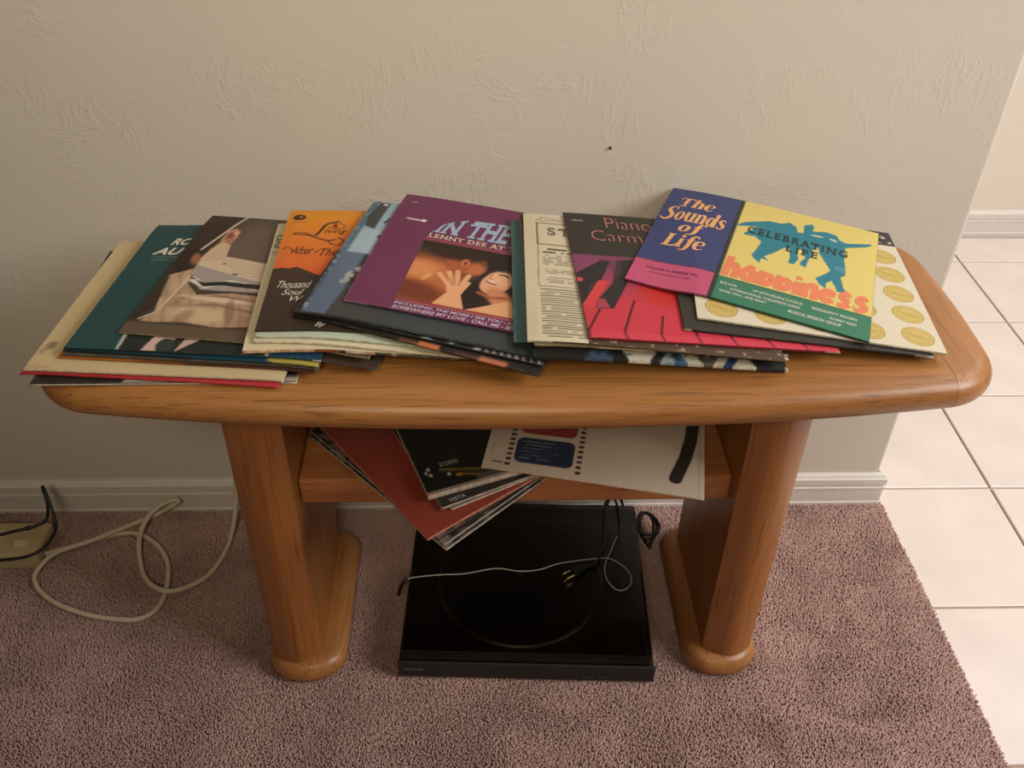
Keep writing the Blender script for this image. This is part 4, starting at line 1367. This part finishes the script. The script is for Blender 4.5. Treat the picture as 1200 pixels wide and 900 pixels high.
link('headshell', box_mesh('headshell', .128, .146, .055, .078, .0595, .0655, .001), M_BLK, ta)
def lid():
    bm = bmesh.new()
    zt, zb, w, y0, y1, t = .0765, .0505, .2065, .004, .348, .0025
    box_bm(bm, -w, w, y0, y1, zb, zt)
    bmesh.ops.delete(bm, geom=[f for f in bm.faces if f.normal.z < -.5 or all(abs(v.co.z - zb) < 1e-6 for v in f.verts)], context='FACES_ONLY')
    ed = [e for e in bm.edges if len(e.link_faces) == 2]
    bmesh.ops.bevel(bm, geom=ed, offset=.004, segments=3, profile=.5, affect='EDGES')
    bmesh.ops.solidify(bm, geom=list(bm.faces), thickness=t)
    bmesh.ops.recalc_face_normals(bm, faces=list(bm.faces))
    me = bpy.data.meshes.new('dust_cover'); bm.to_mesh(me); bm.free()
    return me
link('dust_cover', lid(), M_SMOKE, tt)
for x in (-.13, .13):
    link('hinge', box_mesh('hinge', x - .018, x + .018, .346, .358, .036, .066, .002), M_BLK, tt)

# ------------------------------------------------------------------ cables
M_WCORD = plain('ivory_cord', (204, 192, 166), 0.5, noise=0.06)
M_GCORD = plain('grey_cord', (168, 164, 152), 0.45, noise=0.05)
M_BRASS = plain('brass', (190, 160, 100), 0.3, metal=1.0)
M_BCORD = plain('black_cord', (16, 18, 16), 0.4, noise=0.1)
WC = [(-1.6195,-.134,.017),(-1.607,-.124,.014),(-1.585,-.113,.012),(-1.54,-.093,.012),(-1.497,-.078,.012),(-1.462,-.08,.012),(-1.425,-.103,.012),(-1.393,-.143,.012),(-1.379,-.182,.012),(-1.373,-.23,.012),(-1.381,-.265,.012),(-1.408,-.283,.012),(-1.448,-.282,.012),(-1.5,-.271,.012),(-1.559,-.247,.012),(-1.601,-.216,.012),(-1.622,-.184,.013),(-1.6145,-.155,.018),(-1.594,-.131,.021),(-1.543,-.105,.021),(-1.5,-.077,.021),(-1.458,-.047,.018),(-1.432,-.034,.022),(-1.401,-.028,.040),(-1.392,-.027,.047),(-1.402,-.029,.052),(-1.430,-.038,.042),(-1.448,-.062,.032),(-1.453,-.1,.021),(-1.442,-.142,.013),(-1.421,-.187,.013),(-1.389,-.22,.020),(-1.359,-.226,.018),(-1.327,-.207,.013),(-1.301,-.178,.012),(-1.286,-.128,.012),(-1.281,-.083,.02),(-1.277,-.053,.045),(-1.272,-.032,.095),(-1.262,-.024,.20),(-1.24,-.024,.32)]
tag(link('extension_cord', tube_mesh('extension_cord', WC, .0047, 10), M_WCORD), 'thick ivory extension cord looped on the carpet beside the table leg', 'cord')

sg = tag(empty('signal_cable', (-.58, -.22, .08)), 'thin grey cable with a loop lying across the turntable lid', 'cable')
GC = [(-.932,-.258,.079),(-.919,-.253,.0790),(-.874,-.248,.0790),(-.829,-.246,.0790),(-.774,-.235,.0790),(-.733,-.242,.0790),(-.697,-.239,.0790),(-.659,-.225,.0790),(-.612,-.217,.0790),(-.58,-.214,.0790),(-.569,-.215,.0790),(-.555,-.224,.0790),(-.541,-.24,.0790),(-.535,-.26,.0790),(-.539,-.277,.0790),(-.554,-.288,.0790),(-.568,-.283,.0790),(-.579,-.262,.0790),(-.58,-.24,.0800),(-.575,-.222,.0835),(-.566,-.204,.0830),(-.556,-.178,.0800),(-.547,-.16,.0790)]
sgo = Vector((-.58, -.22, .08))
link('wire', tube_mesh('wire', [Vector(p) - sgo for p in GC], .0012, 8), M_GCORD, sg)
link('jacket', tube_mesh('jacket', [Vector(p) - sgo for p in [(-.547,-.16,.0795),(-.541,-.14,.0795),(-.538,-.11,.0795),(-.540,-.075,.0795),(-.545,-.057,.078),(-.55,-.049,.06),(-.552,-.045,.03)]], .0024, 8), M_BCORD, sg)
link('plug', tube_mesh('plug', [Vector(p) - sgo for p in [(-.929,-.257,.0795),(-.936,-.260,.076),(-.943,-.262,.062),(-.947,-.262,.045)]], .0034, 8), M_BCORD, sg)

pc = tag(empty('mains_cable', (-.60, -.24, .08)), 'black power cord with brass-pronged plug resting on the turntable lid', 'cord')
pco = Vector((-.60, -.24, .08))
link('wire', tube_mesh('wire', [Vector(p) - pco for p in [(-.614,-.236,.0825),(-.60,-.231,.080),(-.590,-.224,.0850),(-.585,-.205,.0850),(-.576,-.181,.0800),(-.569,-.135,.0800),(-.564,-.093,.0800),(-.561,-.078,.0800),(-.553,-.066,.084),(-.542,-.058,.086),(-.530,-.056,.074),(-.522,-.052,.05),(-.515,-.045,.02)]], .0027, 8), M_BCORD, pc)
def plug_body():
    bm = bmesh.new()
    box_bm(bm, -.014, .014, -.0105, .0105, -.0045, .0065)
    for v in bm.verts:
        if v.co.x > 0: v.co.y *= .55; v.co.z *= .6
    bmesh.ops.bevel(bm, geom=list(bm.edges), offset=.002, segments=2, profile=.5, affect='EDGES')
    me = bpy.data.meshes.new('plug'); bm.to_mesh(me); bm.free()
    return me
pb = link('plug', plug_body(), M_BCORD, pc)
pb.location = Vector((-.627, -.245, .0830)) - pco
pb.rotation_euler = (0, 0, RAD(32))
for s_ in (-1, 1):
    link('prong', box_mesh('prong', -.030, -.0138, s_ * .0062 - .0007, s_ * .0062 + .0007, -.002, .0042, .0003, 1), M_BRASS, pb)

bd = tag(empty('coiled_cable', (-.475, -.10, 0.0)), 'bundle of coiled black cable on the carpet behind the turntable', 'cable')
bo = Vector((-.475, -.10, 0.0))
rng = random.Random(4)
for k in range(4):
    pts = []
    for j in range(17):
        a = 2 * math.pi * j / 16
        pts.append(Vector((-.477 + (.013 + .002 * k) * math.cos(a) + .004 * math.sin(2 * a + k), -.092 + (.042 - .004 * k) * math.sin(a), .016 + .006 * k + .010 * math.sin(a + k * .6) * .5 + .004)) - bo)
    link('strand', tube_mesh('strand', pts, .0026, 8, 4), M_BCORD, bd)

# ------------------------------------------------------------------ surge strip
M_BEIGE = plain('beige_plastic', (188, 170, 128), 0.45, noise=0.05)
M_BEIGE2 = plain('pale_switch', (206, 192, 156), 0.4, noise=0.03)
ps = tag(empty('power_strip', (-1.80, -.114, 0.0), RAD(0.0)), 'beige power strip on the carpet against the baseboard', 'power strip')
link('housing', box_mesh('housing', -.185, .178, -.043, .043, .002, .040, .006, 3), M_BEIGE, ps)
sw = link('switch', box_mesh('switch', .128, .154, -.022, -.004, .039, .0435, .0015), M_BEIGE2, ps)
for k in range(4):
    x = .085 - k * .07
    oc = link('outlet', box_mesh('outlet', x - .016, x + .016, -.010, .022, .039, .0412, .0006, 1), M_BEIGE2, ps)
    for dx in (-.006, .006):
        link('slot', box_mesh('slot', x + dx - .001, x + dx + .001, .004, .013, .0405, .0416), M_RUB, oc)
    link('slot', cyl_mesh('slot', .0022, .0405, .0416, 12, x, -.003), M_RUB, oc)
oc2 = link('indicator', cyl_mesh('indicator', .003, .039, .042, 12, .118, .018), plain('indicator_dark', (70, 52, 34), .4), ps)
BC = [(-1.86,-.136,.044),(-1.78,-.128,.047),(-1.72,-.119,.050),(-1.698,-.115,.052),(-1.679,-.11,.054),(-1.649,-.101,.055),(-1.63,-.09,.056),(-1.622,-.080,.062),(-1.620,-.068,.082),(-1.628,-.050,.108),(-1.623,-.055,.113),(-1.614,-.068,.1),(-1.606,-.083,.08),(-1.599,-.1,.062),(-1.600,-.116,.053),(-1.608,-.143,.048),(-1.624,-.158,.045),(-1.65,-.165,.042),(-1.681,-.167,.040),(-1.74,-.170,.034),(-1.82,-.178,.018),(-1.9,-.19,.011)]
bc = tag(empty('black_cord', (-1.62, -.10, .04)), 'stiff black cord bent up over the beige power strip', 'cord')
bco = Vector((-1.62, -.10, .04))
link('wire', tube_mesh('wire', [Vector(p) - bco for p in BC], .0030, 8), M_BCORD, bc)
link('ferrule', tube_mesh('ferrule', [Vector(p) - bco for p in [(-1.655,-.1028,.0549),(-1.651,-.1015,.0550),(-1.647,-.1002,.0551)]], .0046, 10, 2), M_BCORD, bc)

# small nail left in the wall
nl = tag(empty('wall_nail', (-.5987, 0, .7703)), 'tiny dark nail in the bare textured wall above the sleeves', 'nail')
nm = cyl_mesh('head', .0022, 0, .003, 10)
h = link('head', nm, M_RUB, nl); h.rotation_euler = (RAD(90), 0, 0)
h2 = link('shank', cyl_mesh('shank', .0010, -.006, .0, 8), M_RUB, nl); h2.rotation_euler = (RAD(90), 0, 0)

# ------------------------------------------------------------------ carpet pile
def carpet_mat():
    m, nt, b = new_mat('mauve_carpet_pile')
    tc = N(nt, 'ShaderNodeTexCoord')
    n1 = N(nt, 'ShaderNodeTexNoise'); n1.inputs['Scale'].default_value = 260; n1.inputs['Detail'].default_value = 2
    n2 = N(nt, 'ShaderNodeTexNoise'); n2.inputs['Scale'].default_value = 9; n2.inputs['Detail'].default_value = 4
    nt.links.new(tc.outputs['Object'], n1.inputs['Vector']); nt.links.new(tc.outputs['Object'], n2.inputs['Vector'])
    r1 = N(nt, 'ShaderNodeValToRGB')
    r1.color_ramp.elements[0].position = .28; r1.color_ramp.elements[1].position = .72
    r1.color_ramp.elements[0].color = lin((190, 154, 145)) + (1,)
    r1.color_ramp.elements[1].color = lin((218, 187, 178)) + (1,)
    nt.links.new(n1.outputs['Fac'], r1.inputs['Fac'])
    r2 = N(nt, 'ShaderNodeValToRGB')
    r2.color_ramp.elements[0].position = .35; r2.color_ramp.elements[1].position = .65
    r2.color_ramp.elements[0].color = (.78, .76, .74, 1); r2.color_ramp.elements[1].color = (1, 1, 1, 1)
    nt.links.new(n2.outputs['Fac'], r2.inputs['Fac'])
    mx = N(nt, 'ShaderNodeMixRGB', blend_type='MULTIPLY'); mx.inputs['Fac'].default_value = 1
    nt.links.new(r1.outputs['Color'], mx.inputs['Color1']); nt.links.new(r2.outputs['Color'], mx.inputs['Color2'])
    nt.links.new(mx.outputs['Color'], b.inputs['Base Color'])
    b.inputs['Roughness'].default_value = .95
    b.inputs['Specular IOR Level'].default_value = .1
    b.inputs['Sheen Weight'].default_value = .15
    return m
def carpet():
    rs = np.random.RandomState(7)
    sp = .0034
    x = np.arange(-1.98, CE, sp); y = np.arange(-.95, -.0145, sp)
    X, Y = np.meshgrid(x, y, indexing='ij')
    X = (X + rs.uniform(-.5, .5, X.shape) * sp).ravel(); Y = (Y + rs.uniform(-.5, .5, Y.shape) * sp).ravel()
    # leave the space of the table feet free
    keep = np.ones(len(X), bool)
    for fx0, fx1 in ((-1.155, -1.021), (-.462, -.334)):
        keep &= ~((X > fx0 + .012) & (X < fx1 - .012) & (Y > -.355) & (Y < -.145))
    keep &= ~((X > -.93) & (X < -.52) & (Y > -.40) & (Y < -.085))
    keep &= X < CE + .001
    X = X[keep]; Y = Y[keep]
    X = np.repeat(X, 2); Y = np.repeat(Y, 2)
    n = len(X)
    X = X + rs.uniform(-.0012, .0012, n); Y = Y + rs.uniform(-.0012, .0012, n)
    h = rs.uniform(.0062, .0078, n)
    r = rs.uniform(.0010, .0016, n)
    fld = vnoise(X + 2, Y + 2, 11, 21) * 6.28 * 1.5
    lx = .0012 * np.cos(fld) + rs.normal(0, .0011, n); ly = .0012 * np.sin(fld) + rs.normal(0, .0011, n)
    a = rs.uniform(0, 6.28, n)
    V = np.empty((n, 6, 3))
    for k in range(3):
        ang = a + k * 2.094
        V[:, k] = np.stack([X + r * np.cos(ang), Y + r * np.sin(ang), np.zeros(n)], -1)
        V[:, 3 + k] = np.stack([X + lx + 1.0 * r * np.cos(ang + .4), Y + ly + 1.0 * r * np.sin(ang + .4), h + rs.uniform(-.001, .001, n)], -1)
    V[:, :, 1] = np.minimum(V[:, :, 1], -.0137)
    base = np.arange(n)[:, None] * 6
    F = np.concatenate([base + np.array(f) for f in ((0, 1, 4), (0, 4, 3), (1, 2, 5), (1, 5, 4), (2, 0, 3), (2, 3, 5), (3, 4, 5))])
    me = bpy.data.meshes.new('carpet_pile')
    me.vertices.add(n * 6); me.vertices.foreach_set('co', V.astype(np.float32).ravel())
    me.loops.add(F.size); me.loops.foreach_set('vertex_index', F.astype(np.int32).ravel())
    me.polygons.add(len(F))
    me.polygons.foreach_set('loop_start', np.arange(0, F.size, 3, dtype=np.int32))
    me.polygons.foreach_set('loop_total', np.full(len(F), 3, dtype=np.int32))
    me.update(calc_edges=True)
    return me
tag(link('carpet_pile', carpet(), carpet_mat()), 'mauve cut-pile carpet covering the room floor up to the tiles', 'carpet', kind='stuff')
